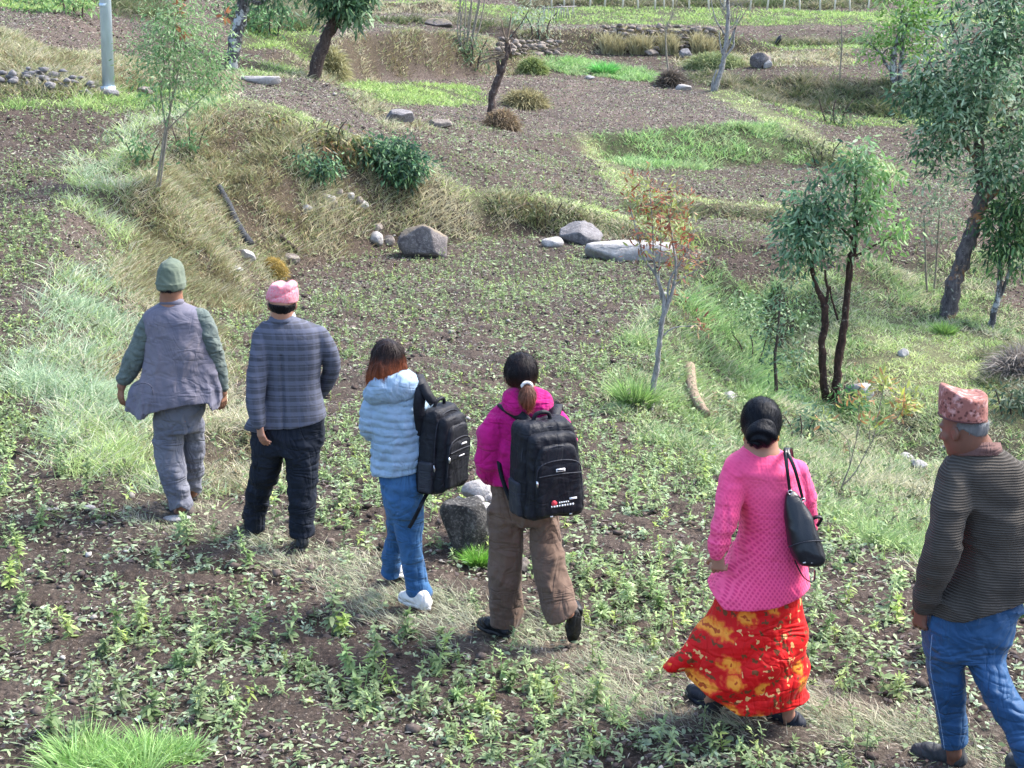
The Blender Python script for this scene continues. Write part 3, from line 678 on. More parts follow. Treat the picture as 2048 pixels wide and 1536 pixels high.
for st in ([(1012,112),(990,108),(960,116)],[(1010,114),(985,118),(957,127)],[(1010,108),(985,112),(962,132)],[(1010,106),(1000,90),(996,74)],[(1014,85),(1020,50),(1023,25)],[(1014,85),(1006,60),(1003,38)],[(1008,116),(975,124),(950,138)],[(1010,104),(980,104),(955,108)]):
    S_.tube(resample([PD(q[0], q[1], b0_[1]-.05) for q in st], 8)+rng.normal(0, .006, (8, 3)), np.linspace(.022, .009, 8), 6)
S_.build('cut_branches', B_TAN, t4)
tree('bare_tree', 'bare grey tree with upright naked branches between two plough plots', 'tree', (1430,182),
  [[(1426,184,20),(1438,155,16),(1445,130,14),(1448,108,13),(1452,85,13),(1456,40,11),(1455,-20,9),(1452,-120,5)], [(1440,135,8),(1452,112,7),(1466,92,6),(1468,70,4),(1476,40,2)], [(1448,108,7),(1462,78,5),(1470,55,3)], [(1450,70,5),(1432,40,4),(1424,10,3),(1418,-30,2)],
   [(1445,110,5),(1440,85,4),(1438,60,2)], [(1454,60,5),(1468,50,3),(1480,30,2)], [(1450,20,4),(1436,-10,3),(1430,-50,2)], [(1424,184,9),(1426,160,6),(1434,140,4)]],
  [], None, B_GREY)
tree('thin_bare_tree', 'thin leafless sapling growing from a dark mound of brushwood', 'tree', (1338,140),
  [[(1338,142,6),(1333,105,5),(1332,70,4),(1336,45,3),(1350,20,2),(1360,-20,2)], [(1332,70,3),(1325,40,2),(1318,15,1.5)], [(1334,60,3),(1345,30,2),(1344,0,1.5)], [(1333,80,2),(1322,60,1.5),(1312,50,1)]],
  [], None, B_TWIG)
tree('field_tree', 'light green tree with twin stems on the far field at right', 'tree', (1795,172),
  [[(1790,174,24),(1786,140,20),(1790,100,18),(1800,60,12),(1805,20,8)], [(1798,172,14),(1803,120,14),(1806,80,16),(1812,50,10),(1830,10,6)], [(1786,148,10),(1770,125,8),(1762,108,7),(1748,95,5),(1730,80,3)], [(1764,110,5),(1775,98,4),(1790,95,3)]],
  [(1800,40,50,45,0,1.2),(1840,60,45,50,0,1.1),(1770,90,40,30,0,.7),(1740,60,35,35,0,.35),(1850,110,45,30,0,.6),(1800,-30,60,40,0,1),(1870,10,40,50,0,.8),(1730,100,25,20,0,.4)],
  dict(cl=11, n=26, spread=.24, L=.16, w=.3, droop=.2, c=[(.11,.22,.05),(.18,.34,.08),(.26,.42,.13),(.28,.38,.18)], twig=.012), B_LICH)
tree('leafless_sapling', 'faint thin sapling standing on the dark bank edge at right', 'tree', (1680,160),
  [[(1680,162,6),(1682,120,5),(1684,85,4),(1682,40,2)], [(1682,100,3),(1672,70,2)], [(1683,90,3),(1694,60,2)]],
  [(1682,80,18,30,0,.8)], dict(cl=5, n=8, spread=.16, L=.10, w=.3, c=[(.16,.2,.14),(.25,.28,.2)], twig=.006), B_TWIG)
tree('large_tree', 'large leaning tree with orange stained bark and broad dark green crown', 'tree', (1890,640),
  [[(1884,648,52),(1900,600,50),(1915,550,46),(1930,500,44),(1945,455,42),(1958,415,44),(1968,380,44),(1962,340,38),(1958,290,30),(1965,230,26),(1980,150,20),(1990,60,14),(2000,-60,9)],
   [(1960,408,24),(1985,388,24),(2010,375,20),(2050,350,16),(2110,300,12)], [(1968,370,26),(1990,330,24),(2000,280,20),(2030,210,16),(2060,120,10)], [(1962,330,18),(1930,290,14),(1890,262,10),(1850,250,7)],
   [(1960,280,16),(1930,210,12),(1880,160,8),(1840,130,5)], [(1975,190,12),(1930,110,9),(1900,40,5)], [(2000,260,14),(2070,230,10),(2130,180,7)]],
  [(1975,250,90,60,-.4,1.2),(1890,230,80,58,-.3,1.5),(1845,170,55,48,0,1.3),(1920,150,80,60,-.4,1.15),(2010,150,80,80,-.5,1.1),(1980,60,90,70,-.3,1.0),(1890,60,55,50,.3,.5),(2040,40,70,80,0,1),(1860,290,30,35,0,1.2),(1840,300,16,22,0,1.2),(1990,320,60,40,-.5,1.1),(2050,300,50,60,-.2,1.2),(2120,200,90,120,0,.8),(1910,300,45,25,.3,.5),(1880,340,60,25,.2,.22),(1930,340,40,20,0,.35),(1960,-50,120,60,0,.9),(2080,380,40,30,0,.8),(1990,350,40,22,-.6,.7),(1820,200,30,30,0,.7),(2010,345,45,24,-.6,.9)],
  dict(cl=3.7, n=50, spread=.15, L=.10, w=.33, droop=.2, c=[(.045,.095,.05),(.08,.16,.085),(.15,.25,.13),(.26,.36,.22),(.38,.47,.33)], twig=.022), B_ORNG)
tree('right_edge_tree', 'smaller dark leaved tree on the right edge behind the large tree', 'tree', (1982,660),
  [[(1976,668,22),(1985,635,20),(1995,600,18),(2000,560,15),(2000,520,13),(2002,450,10),(2015,380,6)], [(1992,610,14),(2010,570,11),(2018,540,9),(2020,500,8),(2035,430,5)], [(2016,548,6),(2035,535,5),(2060,510,3)]],
  [(2015,430,45,50,0,1.1),(2000,500,32,38,-.1,1.1),(2045,480,40,50,0,1),(2040,400,45,40,0,1),(1985,450,25,30,0,.9),(2020,535,30,15,0,.9),(2080,440,50,60,0,.8)],
  dict(cl=7.5, n=32, spread=.13, L=.105, w=.32, droop=.45, c=[(.035,.08,.04),(.06,.13,.05),(.11,.21,.08),(.2,.3,.12)], twig=.016), B_LICH)
tree('forked_tree', 'young forked tree with two dark stems and drooping leaves beside the pasture', 'tree', (1665,802),
  [[(1658,806,26),(1648,760,24),(1643,710,22),(1648,660,22),(1650,620,22),(1645,600,20),(1630,565,13),(1622,520,12),(1618,470,10),(1615,420,6)],
   [(1668,806,30),(1672,760,26),(1680,700,25),(1690,640,22),(1695,590,20),(1700,530,20),(1706,500,22),(1710,470,16),(1712,420,12),(1710,360,6)],
   [(1652,605,12),(1656,580,10),(1652,562,8),(1650,540,6)], [(1676,640,7),(1664,600,6),(1660,572,5)], [(1704,515,12),(1725,505,8),(1750,490,5),(1790,470,3)], [(1708,460,9),(1740,420,6),(1760,380,4)], [(1706,480,9),(1670,440,7),(1650,400,4)], [(1620,480,8),(1600,450,5),(1590,420,3)]],
  [(1615,470,50,52,-.1,1.6),(1612,415,45,38,0,1.6),(1660,430,45,50,-.1,1.15),(1705,325,36,38,0,1.3),(1730,320,30,26,0,.9),(1745,370,38,42,0,.9),(1700,400,50,40,0,.9),(1740,430,40,35,0,.9),(1700,490,35,25,-.1,1),(1770,460,35,30,0,.55),(1800,465,28,18,0,.35),(1580,470,25,50,0,.9),(1575,520,25,20,0,.6),(1640,520,40,16,0,.9),(1665,360,35,30,0,.7),(1780,350,18,30,0,.5),(1760,500,25,12,0,.4)],
  dict(cl=6.5, n=26, spread=.095, L=.088, w=.34, droop=.4, c=[(.04,.09,.055),(.07,.15,.08),(.13,.23,.12),(.24,.34,.21)], right=(.19,.32,.11), twig=.013), B_RED)
t11 = tree('red_leaf_tree', 'thin pale barked tree with sparse rust red and yellow green leaves', 'tree', (1300,822),
  [[(1296,828,24),(1304,790,19),(1313,740,17),(1318,700,16),(1322,660,15),(1328,620,15),(1326,590,11),(1312,550,9),(1290,520,7),(1275,470,5),(1262,420,3)],
   [(1320,650,14),(1335,610,14),(1345,580,10),(1352,540,8),(1345,480,6),(1335,420,4),(1330,380,2)], [(1330,600,9),(1318,570,7),(1308,520,6),(1305,450,4),(1300,390,2)], [(1334,610,8),(1340,560,6),(1370,510,4),(1390,460,2)],
   [(1322,600,6),(1318,545,5),(1322,480,3),(1320,420,2)], [(1326,672,6),(1350,655,5),(1402,652,4)], [(1345,575,5),(1375,550,4),(1395,540,2)]],
  [(1290,390,45,38,0,1),(1330,400,45,40,0,1),(1310,450,60,40,0,.9),(1360,470,38,50,0,.9),(1370,530,28,25,0,.7),(1285,480,28,30,0,.6),(1330,510,45,35,0,.5),(1360,590,25,25,0,.45),(1392,642,16,14,0,1.8),(1260,370,18,14,0,.9)],
  dict(cl=13, n=9, spread=.05, L=.062, w=.26, droop=.05, c=[(.26,.08,.05),(.32,.14,.08),(.25,.26,.08),(.30,.34,.12),(.30,.20,.11),(.20,.065,.05),(.22,.28,.10)], twig=.007), B_GREY)
tree('dark_sapling', 'slim dark leaved sapling behind the black haired woman', 'tree', (1548,805),
  [[(1548,806,14),(1552,770,11),(1550,720,9),(1556,660,7),(1560,600,4)]],
  [(1555,600,25,30,0,1),(1560,650,30,35,0,1),(1550,700,28,30,0,1),(1575,720,28,30,0,.8),(1540,745,18,20,0,.7),(1590,770,25,22,0,.9),(1580,580,22,30,0,.5)],
  dict(cl=9, n=13, spread=.08, L=.065, w=.3, droop=.1, c=[(.06,.12,.07),(.10,.18,.10),(.18,.26,.16)], twig=.008), B_DARK)
tree('twin_stem_sapling', 'pair of thin stems with sparse grey green leaves left of the large tree', 'tree', (1858,590),
  [[(1856,594,8),(1852,540,6),(1850,480,5),(1848,430,3)], [(1866,596,8),(1872,540,6),(1876,470,5),(1880,420,3)]],
  [(1850,410,34,32,0,1),(1890,430,40,45,0,1),(1860,460,34,32,0,.7),(1880,380,34,22,0,.6)],
  dict(cl=9, n=14, spread=.10, L=.08, w=.3, droop=.2, c=[(.12,.17,.11),(.20,.26,.17)], twig=.007), B_TWIG)
t14 = tree('flowering_shrub', 'thin open shrub with yellow green leaf tips beside the field edge', 'shrub', (1676,1008),
  [[(1675,1036,7),(1680,990,6),(1685,970,6),(1700,930,4),(1710,890,3),(1722,840,3)], [(1686,970,5),(1710,945,4),(1740,890,3),(1752,870,3),(1790,840,2),(1806,815,2)], [(1745,885,3),(1762,800,3),(1770,760,2)],
   [(1712,880,3),(1718,820,2),(1722,775,2)], [(1700,930,3),(1695,880,2),(1660,850,2),(1648,835,2)], [(1740,890,3),(1738,850,2)]],
  [(1768,765,14,22,0,3),(1812,800,26,26,0,2.6),(1724,800,10,36,0,3),(1742,850,14,16,0,2),(1700,810,12,14,0,2),(1650,838,12,12,0,2),(1800,820,14,14,0,2.5)],
  dict(cl=8, n=7, spread=.03, L=.065, w=.3, droop=-.3, c=[(.30,.32,.08),(.34,.38,.12),(.24,.30,.10),(.36,.20,.10)], twig=.005), B_TWIG)
def shrub(label, base, blobs, leaf, mat=None, name='bush'):
    bx, by = base
    st = [[(bx+i*14, by, 6), (bx+i*24+rng.uniform(-8, 8), by-25, 4), (bx+i*34, by-50, 3)] for i in (-1, 0, 1)]
    return tree(name, label, 'bush', base, st, blobs, leaf, mat or B_DARK)
DK = [(.03,.065,.045),(.045,.11,.06),(.08,.17,.08),(.16,.27,.13)]
shrub('dense dark green bush on the lip of the bank at centre', (785,350), [(780,318,66,28,0,1.2),(735,310,40,24,0,1.1),(825,330,34,24,0,1.1),(770,292,45,12,0,.8),(800,350,40,14,-.1,1)], dict(cl=22, n=40, spread=.10, L=.085, w=.3, droop=.4, c=DK, twig=.012))
shrub('low dark green bush left of the dense bush', (620,350), [(625,325,40,20,0,1.1),(590,335,30,14,0,1),(655,335,24,20,0,.9)], dict(cl=22, n=36, spread=.09, L=.08, w=.3, droop=.4, c=DK, twig=.01))
shrub('olive brown scrub hanging over the bank between two bushes', (660,290), [(640,275,70,22,0,.9),(700,305,40,26,0,1),(600,290,30,20,0,.6),(560,250,35,18,0,.7)], dict(cl=14, n=20, spread=.10, L=.10, w=.26, droop=.6, c=[(.05,.07,.03),(.10,.11,.04),(.20,.19,.07),(.2,.12,.06)], twig=.01))
shrub('long low olive scrub hanging under the grassy lip left of the pointed boulder', (1090,455), [(1000,412,36,12,0,1),(1060,426,40,14,0,1),(1130,436,40,14,0,1),(1200,448,34,13,0,1),(1245,462,20,16,0,1)], dict(cl=24, n=26, spread=.08, L=.06, w=.3, droop=.5, c=[(.05,.065,.03),(.10,.12,.05),(.17,.19,.09)], twig=.006))
shrub('dark scrub on the bank below the lime green strip at right', (1650,330), [(1585,280,26,12,0,1),(1630,300,30,14,0,1),(1680,325,30,13,0,1)], dict(cl=26, n=22, spread=.12, L=.09, w=.3, droop=.5, c=[(.04,.055,.03),(.09,.11,.05),(.15,.18,.08)], twig=.008))
shrub('leafy green scrub in the hollow between the red leaf tree and the forked tree', (1500,720), [(1470,600,40,30,0,.6),(1510,640,40,40,0,.6),(1480,700,34,30,0,.5),(1600,640,30,40,.2,.6),(1610,720,24,40,.2,.5)], dict(cl=13, n=18, spread=.10, L=.06, w=.35, droop=.1, c=[(.09,.16,.08),(.18,.27,.13),(.30,.38,.22)], twig=.005))
shrub('small dark green shrub beside the slender sapling', (285,335), [(288,305,26,22,0,1),(265,325,16,14,0,.8),(300,330,16,14,0,.8)], dict(cl=17, n=18, spread=.08, L=.075, w=.35, droop=.3, c=[(.07,.14,.06),(.12,.21,.10)], twig=.008))
shrub('small green shrub right of the slender sapling', (378,305), [(378,285,22,24,0,1)], dict(cl=17, n=18, spread=.08, L=.075, w=.35, droop=.3, c=[(.08,.16,.07),(.15,.25,.11)], twig=.008))
shrub('low grey green shrub behind the flowering shrub', (1600,880), [(1600,850,50,35,.2,.8),(1560,870,25,20,.2,.7),(1640,830,25,25,.2,.6)], dict(cl=14, n=16, spread=.07, L=.06, w=.35, droop=.3, c=[(.07,.13,.08),(.13,.20,.12),(.22,.28,.16)], twig=.006))
shrub('leafy green shrub at the foot of the forked tree', (1690,820), [(1690,800,45,22,-.1,1),(1730,800,25,14,0,.7)], dict(cl=14, n=16, spread=.07, L=.07, w=.4, droop=.3, c=[(.07,.17,.07),(.14,.26,.09)], twig=.006))
shrub('dark bush on the far right slope', (2025,830), [(2030,800,40,24,0,1),(2070,780,40,30,0,1)], dict(cl=14, n=18, spread=.10, L=.07, w=.35, droop=.3, c=[(.06,.10,.06),(.12,.16,.10)], twig=.01))
shrub('dark round scrub bush under the dark far bank', (1672,250), [(1665,235,30,16,0,1),(1690,240,24,12,0,1)], dict(cl=20, n=16, spread=.16, L=.12, w=.3, droop=.3, c=[(.06,.11,.05),(.14,.2,.1)], twig=.012))
shrub('grey green bush among bare poles at the far terrace', (940,130), [(935,95,35,28,0,1),(910,115,28,22,0,1),(960,110,28,22,0,.8)], dict(cl=16, n=18, spread=.22, L=.12, w=.3, droop=.3, c=[(.06,.11,.05),(.12,.18,.09)], twig=.015))
shrub('pale blue green bush on top of the dry stone wall', (1080,75), [(1070,35,40,30,0,1),(1050,20,35,20,0,1),(1085,65,24,20,0,.9)], dict(cl=12, n=18, spread=.25, L=.14, w=.22, droop=.4, c=[(.18,.26,.18),(.26,.34,.24),(.32,.36,.22)], twig=.01))
shrub('dark green hedge bush at the top left', (540,72), [(530,45,40,28,0,1),(500,60,30,20,0,1),(560,30,26,26,0,1),(480,20,50,30,.5,1)], dict(cl=16, n=20, spread=.2, L=.13, w=.35, droop=.3, c=[(.05,.10,.05),(.10,.2,.08),(.16,.28,.12)], twig=.012))
shrub('rounded green bush on the left skyline bank beside the pole', (150,30), [(120,8,70,18,0,1),(60,-5,50,16,0,1)], dict(cl=14, n=20, spread=.15, L=.10, w=.35, droop=.3, c=[(.10,.2,.07),(.2,.32,.12)], twig=.01))
# bare upright poles (coppice shoots)
cop = [[(918+i*3, 98, 5), (916+i*5+rng.uniform(-6, 6), 50, 4), (915+i*8+rng.uniform(-8, 8), -30, 2.5)] for i in range(9)]
tree('coppiced_shrub', 'clump of bare whitish coppice shoots behind the pollarded tree', 'shrub', (925,100), cop+[[(920,80,3),(960,70,3),(1000,66,2)]], [], None, B_TWIG)
tree('brush_clump', 'brown leafless scrub bush at the top edge of the far meadow', 'shrub', (1470,48),
  [[(1470,50,3),(1470+rng.uniform(-30,30),20,2),(1470+rng.uniform(-45,45),0,1)] for _ in range(14)], [(1475,30,28,18,0,1)], dict(cl=12, n=10, spread=.2, L=.10, w=.25, c=[(.3,.25,.13),(.36,.33,.16)], twig=.01), B_TWIG)

# ---------------------------------------------------------------- stones
def stone_mat(name, c1, c2, c3, sc=6, top=None):
    m = NT(name); o = m.obj(); n = m.noise(o, sc, 6, .7); n2 = m.noise(o, sc*5, 5, .7)
    c = m.mix(m.ramp(n, [(.35, 0.0), (.65, 1.0)]), c1, c2); c = m.mix(m.ramp(n2, [(.5, 0.0), (.7, .7)]), c, c3)
    if top:
        nz = m.n('ShaderNodeSeparateXYZ', {0: m.n('ShaderNodeNewGeometry').outputs['Normal']}).outputs[2]
        c = m.mix(m.ramp(m.math('ADD', nz, m.math('MULTIPLY', m.math('SUBTRACT', n, .5), 1.6)), [(.55, 0.0), (.85, .8)]), c, top)
    m.base(c); m.rough(.92, .2); m.bump(m.math('ADD', n2, n), .7, .03); return m.m
S_GREY = stone_mat('grey_stone', (.10,.095,.098), (.21,.20,.205), (.34,.33,.33))
S_BOUL = stone_mat('boulder_stone', (.075,.068,.072), (.18,.16,.155), (.32,.29,.28), 5, (.20,.165,.11))
S_WHITE = stone_mat('white_stone', (.26,.25,.245), (.40,.385,.375), (.18,.16,.145))
S_DARK = stone_mat('dark_stone', (.022,.022,.022), (.08,.076,.072), (.26,.25,.23), 9)
S_TAN = stone_mat('tan_stone', (.12,.10,.085), (.24,.205,.18), (.34,.31,.28))
RV4, RF4 = rock_unit(4)
def rockV(sx, sy, sz, seed, ncut=13, yaw=0.0, cuts=None, rough=.03):
    r = np.random.default_rng(seed); V = RV4.copy()
    N = unit(r.normal(size=(ncut, 3))); dd = r.uniform(.62, .92, ncut)
    if cuts is not None: N = np.concatenate([N, unit(np.array([c_[:3] for c_ in cuts], float))]); dd = np.concatenate([dd, [c_[3] for c_ in cuts]])
    for n_, d_ in zip(N, dd):
        e = V@n_-d_; V = V-np.maximum(e, 0)[:, None]*n_*.97
    V = V*(1+rough*2*fbm(V[:, 0]*2+seed, V[:, 1]*2, V[:, 2]*2, 3, seed)[:, None]+1.6*rough*fbm(V[:, 0]*8, V[:, 1]*8+seed, V[:, 2]*8, 2, seed+5)[:, None])
    V = V-(V.max(0)+V.min(0))/2; V = V/V.max(0); V = V*np.array([sx, sy, sz]); c_, s_ = math.cos(yaw), math.sin(yaw)
    return np.stack([V[:, 0]*c_-V[:, 1]*s_, V[:, 0]*s_+V[:, 1]*c_, V[:, 2]], 1)
def rock(px0, px1, pyt, pyb, label, mat, seed, depth=.8, yaw=0.0, group=None, name='boulder', cuts=None, cat='stone', ncut=14, sink=.25):
    """the stone seen between these pixel columns and rows, resting on the ground at its lower edge"""
    g0 = hit((px0+px1)/2, pyb-1); d = g0[1]; m_ = mpp(d, pyb); hw = (px1-px0)*m_*.5; dep = hw*depth
    d += dep*.8; top = PD((px0+px1)/2, pyt, d); hz = (top[2]-g0[2])*.5
    C0 = np.array([top[0], d, (top[2]+g0[2])*.5]); V = rockV(hw, dep, hz*(1+sink), seed, ncut, yaw, cuts)
    V = V/np.abs(V[:, 0]).max()*hw if False else V
    V = V+C0-np.array([0, 0, hz*sink])
    o = meshobj(name, V-C0, RF4, mat, None, None, True); o.location = C0
    return tag(o, label, cat, group)
rock(792,898,446,520,'big angular boulder with dark shaded face in the middle field', S_BOUL, 3, .75, .2, cuts=[(-.5,-1,.1,.6),(.7,-.7,.2,.72),(-.6,-.2,.8,.72),(.6,0,.8,.62),(-1,0,.3,.8)])
rock(1118,1208,443,492,'grey boulder with pointed top at the foot of the bank', S_GREY, 5, .8, 0, cuts=[(-.5,-.3,.8,.55),(.6,-.4,.7,.6)])
rock(1168,1345,484,524,'large low pale rock slab lying flat in the field', S_WHITE, 8, .5, .1, name='rock_slab', cuts=[(0,0,1,.3),(-.3,-.8,.5,.55)], ncut=4, sink=.9)
rock(1082,1128,474,498,'small pale rock left of the pointed grey boulder', S_WHITE, 9, .8)
rock(878,990,1000,1116,'dark weathered boulder topped with small white stones beside the path', S_DARK, 12, .8, .3, cuts=[(0,0,1,.62),(-.6,-.7,.1,.7)], ncut=5)
g0 = hit(930,1110); dB = g0[1]+.25
SW = [(925,985,962,1000),(940,968,992,1012),(965,990,985,1006),(902,930,994,1012),(948,985,1006,1024),(980,1000,1000,1018),(915,945,1004,1018)]
for i, (a, b_, t_, bt) in enumerate(SW):
    c0 = PD((a+b_)/2, (t_+bt)/2, dB+[.1,0,.05,.08,-.1,0,-.12][i]); m_ = mpp(dB, 1000)
    o = meshobj('stone', rockV((b_-a)*m_*.55, (b_-a)*m_*.45, (bt-t_)*m_*.6, 20+i, 7, i*.7), RF4, S_WHITE, None, None, True); o.location = c0
    tag(o, ['largest pale stone, tallest on top of the dark boulder','white rounded stone just below the largest stone on the boulder','white stone at the upper right of the boulder pile','small stone at the left end of the boulder pile','white flat stone lowest at the front right of the boulder pile','white stone at the far right end of the boulder pile','small stone at the front left of the boulder pile'][i], 'stone', 'white stones piled on the dark boulder')
rock(326,382,1030,1048,'flat white stone under the shoe of the man in the green beanie', S_WHITE, 31, .6, name='flat_stone', ncut=4, sink=.1)
rock(164,192,1010,1024,'flat pale stone in the left field, the right one of two', S_WHITE, 32, .6, name='flat_stone', ncut=4)
rock(90,118,1014,1026,'flat pale stone in the left field, the left one of two', S_WHITE, 33, .6, name='flat_stone', ncut=4)
rock(1028,1062,1115,1150,'pale stone half hidden behind the brown trousers', S_TAN, 34, .8)
rock(770,830,218,246,'flat slanted grey rock on the edge of the upper field', S_GREY, 35, .6, .3, name='flat_stone', cuts=[(.2,-.2,1,.4)])
rock(478,562,152,170,'long low pale rock slab at the edge of the small ploughed plot', S_WHITE, 36, .3, 0, name='rock_slab', cuts=[(0,0,1,.4)])
rock(855,905,238,258,'flat tan rock ledge right of the slanted rock', S_TAN, 37, .5, name='flat_stone')
rock(470,512,498,524,'pale stone at the foot of the leaning log', S_WHITE, 38, .6)
rock(458,486,532,548,'small white block stone on the bank below the log', S_WHITE, 39, .8)
PS = [(640,672,386,408),(668,690,376,398),(690,712,384,400),(704,728,392,412),(715,742,400,422),(655,680,398,414),(600,625,408,426),(742,768,446,466),(735,770,462,492),(765,790,470,494)]
for i, q in enumerate(PS):
    rock(*q, ['rounded tan stone at the left end of the stone pile','pale stone at the top of the stone pile','pale stone in the middle of the stone pile','tan stone right of the middle of the stone pile','long tan stone at the lower right end of the stone pile','low tan stone at the front of the stone pile','lone pale stone on the grass left of the stone pile','small pale stone above the pair next to the angular boulder','large pale stone left of the angular boulder','grassy stone touching the left of the angular boulder'][i], S_TAN if i % 2 else S_WHITE, 50+i, .8, i, 'stones on the dry bank', 'stone')
rock(1795,1820,696,716,'white stone on the pasture slope', S_WHITE, 61, .8, name='stone')
rock(1690,1750,764,812,'large pale rock behind the flowering shrub', S_WHITE, 62, .7)
rock(1795,1830,906,926,'pale stone among herbs, left one of the slope stones', S_WHITE, 63, .8, name='stone', group='stones on the lower slope')
rock(1822,1856,918,940,'pale stone among herbs, right one of the slope stones', S_WHITE, 64, .8, name='stone', group='stones on the lower slope')
rock(1880,1920,888,910,'pale stone behind the shoulder of the man in the brown jacket', S_GREY, 65, .8, name='stone')
rock(1445,1475,782,806,'small pale stone on the slope left of the bun haired woman', S_WHITE, 66, .8, name='stone')
rock(1288,1318,98,114,'brown pointed rock on the far ploughed field', S_TAN, 67, .8)
rock(1358,1385,96,118,'pale rock at the left end of the far grassy ledge', S_GREY, 68, .8)
rock(1500,1545,104,138,'dark outcrop rock in the far grassy ledge', S_BOUL, 69, .7)
rock(1526,1545,118,138,'pale wedge shaped rock in front of the dark outcrop', S_WHITE, 70, .7, name='stone')
rock(1350,1384,168,182,'pale flat rock under the brushwood mound', S_WHITE, 71, .6, name='flat_stone')
rock(1168,1190,150,160,'small pale rock at the head of the wide ploughed field', S_WHITE, 72, .6, name='stone')
rock(840,905,36,54,'dark flat rock on the far terrace at the top', S_BOUL, 73, .6)
rock(270,305,172,190,'pale rock right of the metal pole', S_TAN, 74, .7)
rock(200,238,178,196,'grey stone at the foot of the metal pole', S_GREY, 75, .7)
rock(560,600,506,530,'pale mossy stone at the foot of the bank', S_TAN, 76, .6)

# dry stone walls: each wall one thing, its stones in one mesh
def wall(label, pix, rows, sz, seed, mat, sticks=False):
    sz *= .8; rows += 1; r = np.random.default_rng(seed); Sx = Solid(); base = [hit(*p) for p in pix]
    P = resample(base, 60); seg = np.linalg.norm(np.diff(P, axis=0), axis=1).sum(); n = int(seg/sz)
    for j in range(rows):
        for i in range(n):
            t = (i+.5*(j % 2)+r.uniform(-.2, .2))/n*59; k = int(min(max(t, 0), 58)); p = P[k]+(P[k+1]-P[k])*(t-k)
            s = sz*r.uniform(.35, .85); V = RV2*(1+.28*r.normal(size=(len(RV2), 1)))*np.array([s*r.uniform(.8,1.3), s*.8, s*r.uniform(.35,.8)])
            Sx.add(V+p+np.array([r.uniform(-.05,.05), .1*j+r.uniform(-.08, .12), j*sz*.72+r.uniform(-.05,.05)+.06]), None, RF2)
    o = Sx.build('stone_wall', mat, None, False); return tag(o, label, 'wall')
RV2, RF2 = rock_unit(1)
wall('brown dry stone wall on the far terrace behind the pollarded tree', [(1000,108),(1060,112),(1120,110)], 3, .21, 5, S_TAN)
wall('long rough dry stone wall holding up the far terrace', [(1210,104),(1300,104),(1380,104),(1430,106)], 6, .21, 6, S_TAN)
wall('low broken stone wall on the grassy bank left of the pole', [(-60,178),(40,174),(100,178),(190,196)], 2, .15, 7, S_GREY)

for i, (a, b_) in enumerate(((1205,1245),(1262,1300),(1322,1352),(1385,1425))):
    g0 = hit((a+b_)/2, 108); nn_ = 700; xx = g0[0]+rng.uniform(-.5, .5, nn_)*(b_-a)*mpp(g0[1]); yy = g0[1]+rng.uniform(-.1, .25, nn_); LL = rng.uniform(.3, .85, nn_)
    b = Bulk(); b.add(np.stack([xx, yy, H(xx, yy)], 1), unit(np.stack([rng.normal(0, .2, nn_), rng.normal(0, .2, nn_), np.ones(nn_)], 1)), LL, np.full(nn_, .03), np.stack([rng.normal(0, .15, nn_), 0*LL-.05, -.25*LL], 1), cmix((.26,.23,.12), (.44,.40,.26), nn_, .2), (1, .7))
    tag(b.build('dry_grass_tuft', M_GRASS), ['leftmost','second from left','third from left','rightmost'][i]+' of four straw tufts in front of the long stone wall', 'grass tuft', 'straw tufts before the far wall')
# brushwood mounds and hay heaps
def mound(label, px0, px1, pyt, pyb, cols, n=900, L=.5, name='brushwood_heap', cat='heap', up=1.0, bl=.012):
    g0 = hit((px0+px1)/2, pyb-2); d = g0[1]+.3; m_ = mpp(d, pyb); hw = (px1-px0)*m_*.5; hz = PD(px0, pyt, d)[2]-g0[2]
    v = rng.normal(size=(n, 3)); v = unit(v); v[:, 2] = np.abs(v[:, 2])*up
    base_ = g0+np.array([0, .3, 0])+v*np.array([hw*.9, hw*.6, hz*.85])*rng.uniform(.6, 1, (n, 1)); base_[:, 2] += .0
    dd = unit(v*.5+rng.normal(0, .5, (n, 3))+np.array([0, 0, .3])); b = Bulk(); LL = rng.uniform(.4, 1, n)*L
    b.add(base_, dd, LL, np.full(n, bl*(.6+.03*d)), np.stack([0*LL, 0*LL, -LL*.5], 1), cmix(cols[0], cols[1], n, .25), (1, .8))
    V, Fc = rock_unit(3); Vr = V*np.array([hw*.85, hw*.55, hz*.85])*(1+.12*fbm(V[:, 0]*3, V[:, 1]*3, V[:, 2]*3, 3, n)[:, None])+g0+np.array([0, .3, 0])
    root = empty(name, g0, label, cat); cm_ = NT('heap_core'); cm_.base(cm_.mix(cm_.noise(cm_.obj(), 12), tuple(np.array(cols[0])*.5), cols[0])); cm_.rough(1, .1)
    meshobj('core', Vr, Fc, cm_.m, root); b.build('stalks', M_GRASS, root); return root
mound('dry grass tuft hiding stones at the foot of the pollarded tree', 965, 1040, 215, 262, [(.14,.10,.07),(.32,.25,.16)], 1500, .35)
mound('long dry hay coloured bank tuft behind the pollarded tree', 1000, 1098, 178, 220, [(.16,.14,.08),(.40,.36,.20)], 2200, .5, 'dry_grass_tuft', 'grass tuft')
mound('dark brushwood heap around the thin leafless sapling', 1318, 1372, 138, 178, [(.07,.055,.05),(.2,.17,.14)], 1500, .6)
mound('grassy green knoll beside the brown stone wall', 1035, 1095, 112, 150, [(.12,.16,.06),(.28,.33,.13)], 2200, .35, 'grassy_knoll', 'knoll')
mound('orange brown mossy hummock below the leaning log', 505, 572, 508, 562, [(.24,.17,.05),(.40,.30,.10)], 2600, .10, 'mossy_hummock', 'hummock', 1.0, .006)
mound('heap of grey brushwood on the right slope by the frame edge', 2000, 2110, 700, 780, [(.14,.12,.11),(.34,.30,.27)], 1600, .6)
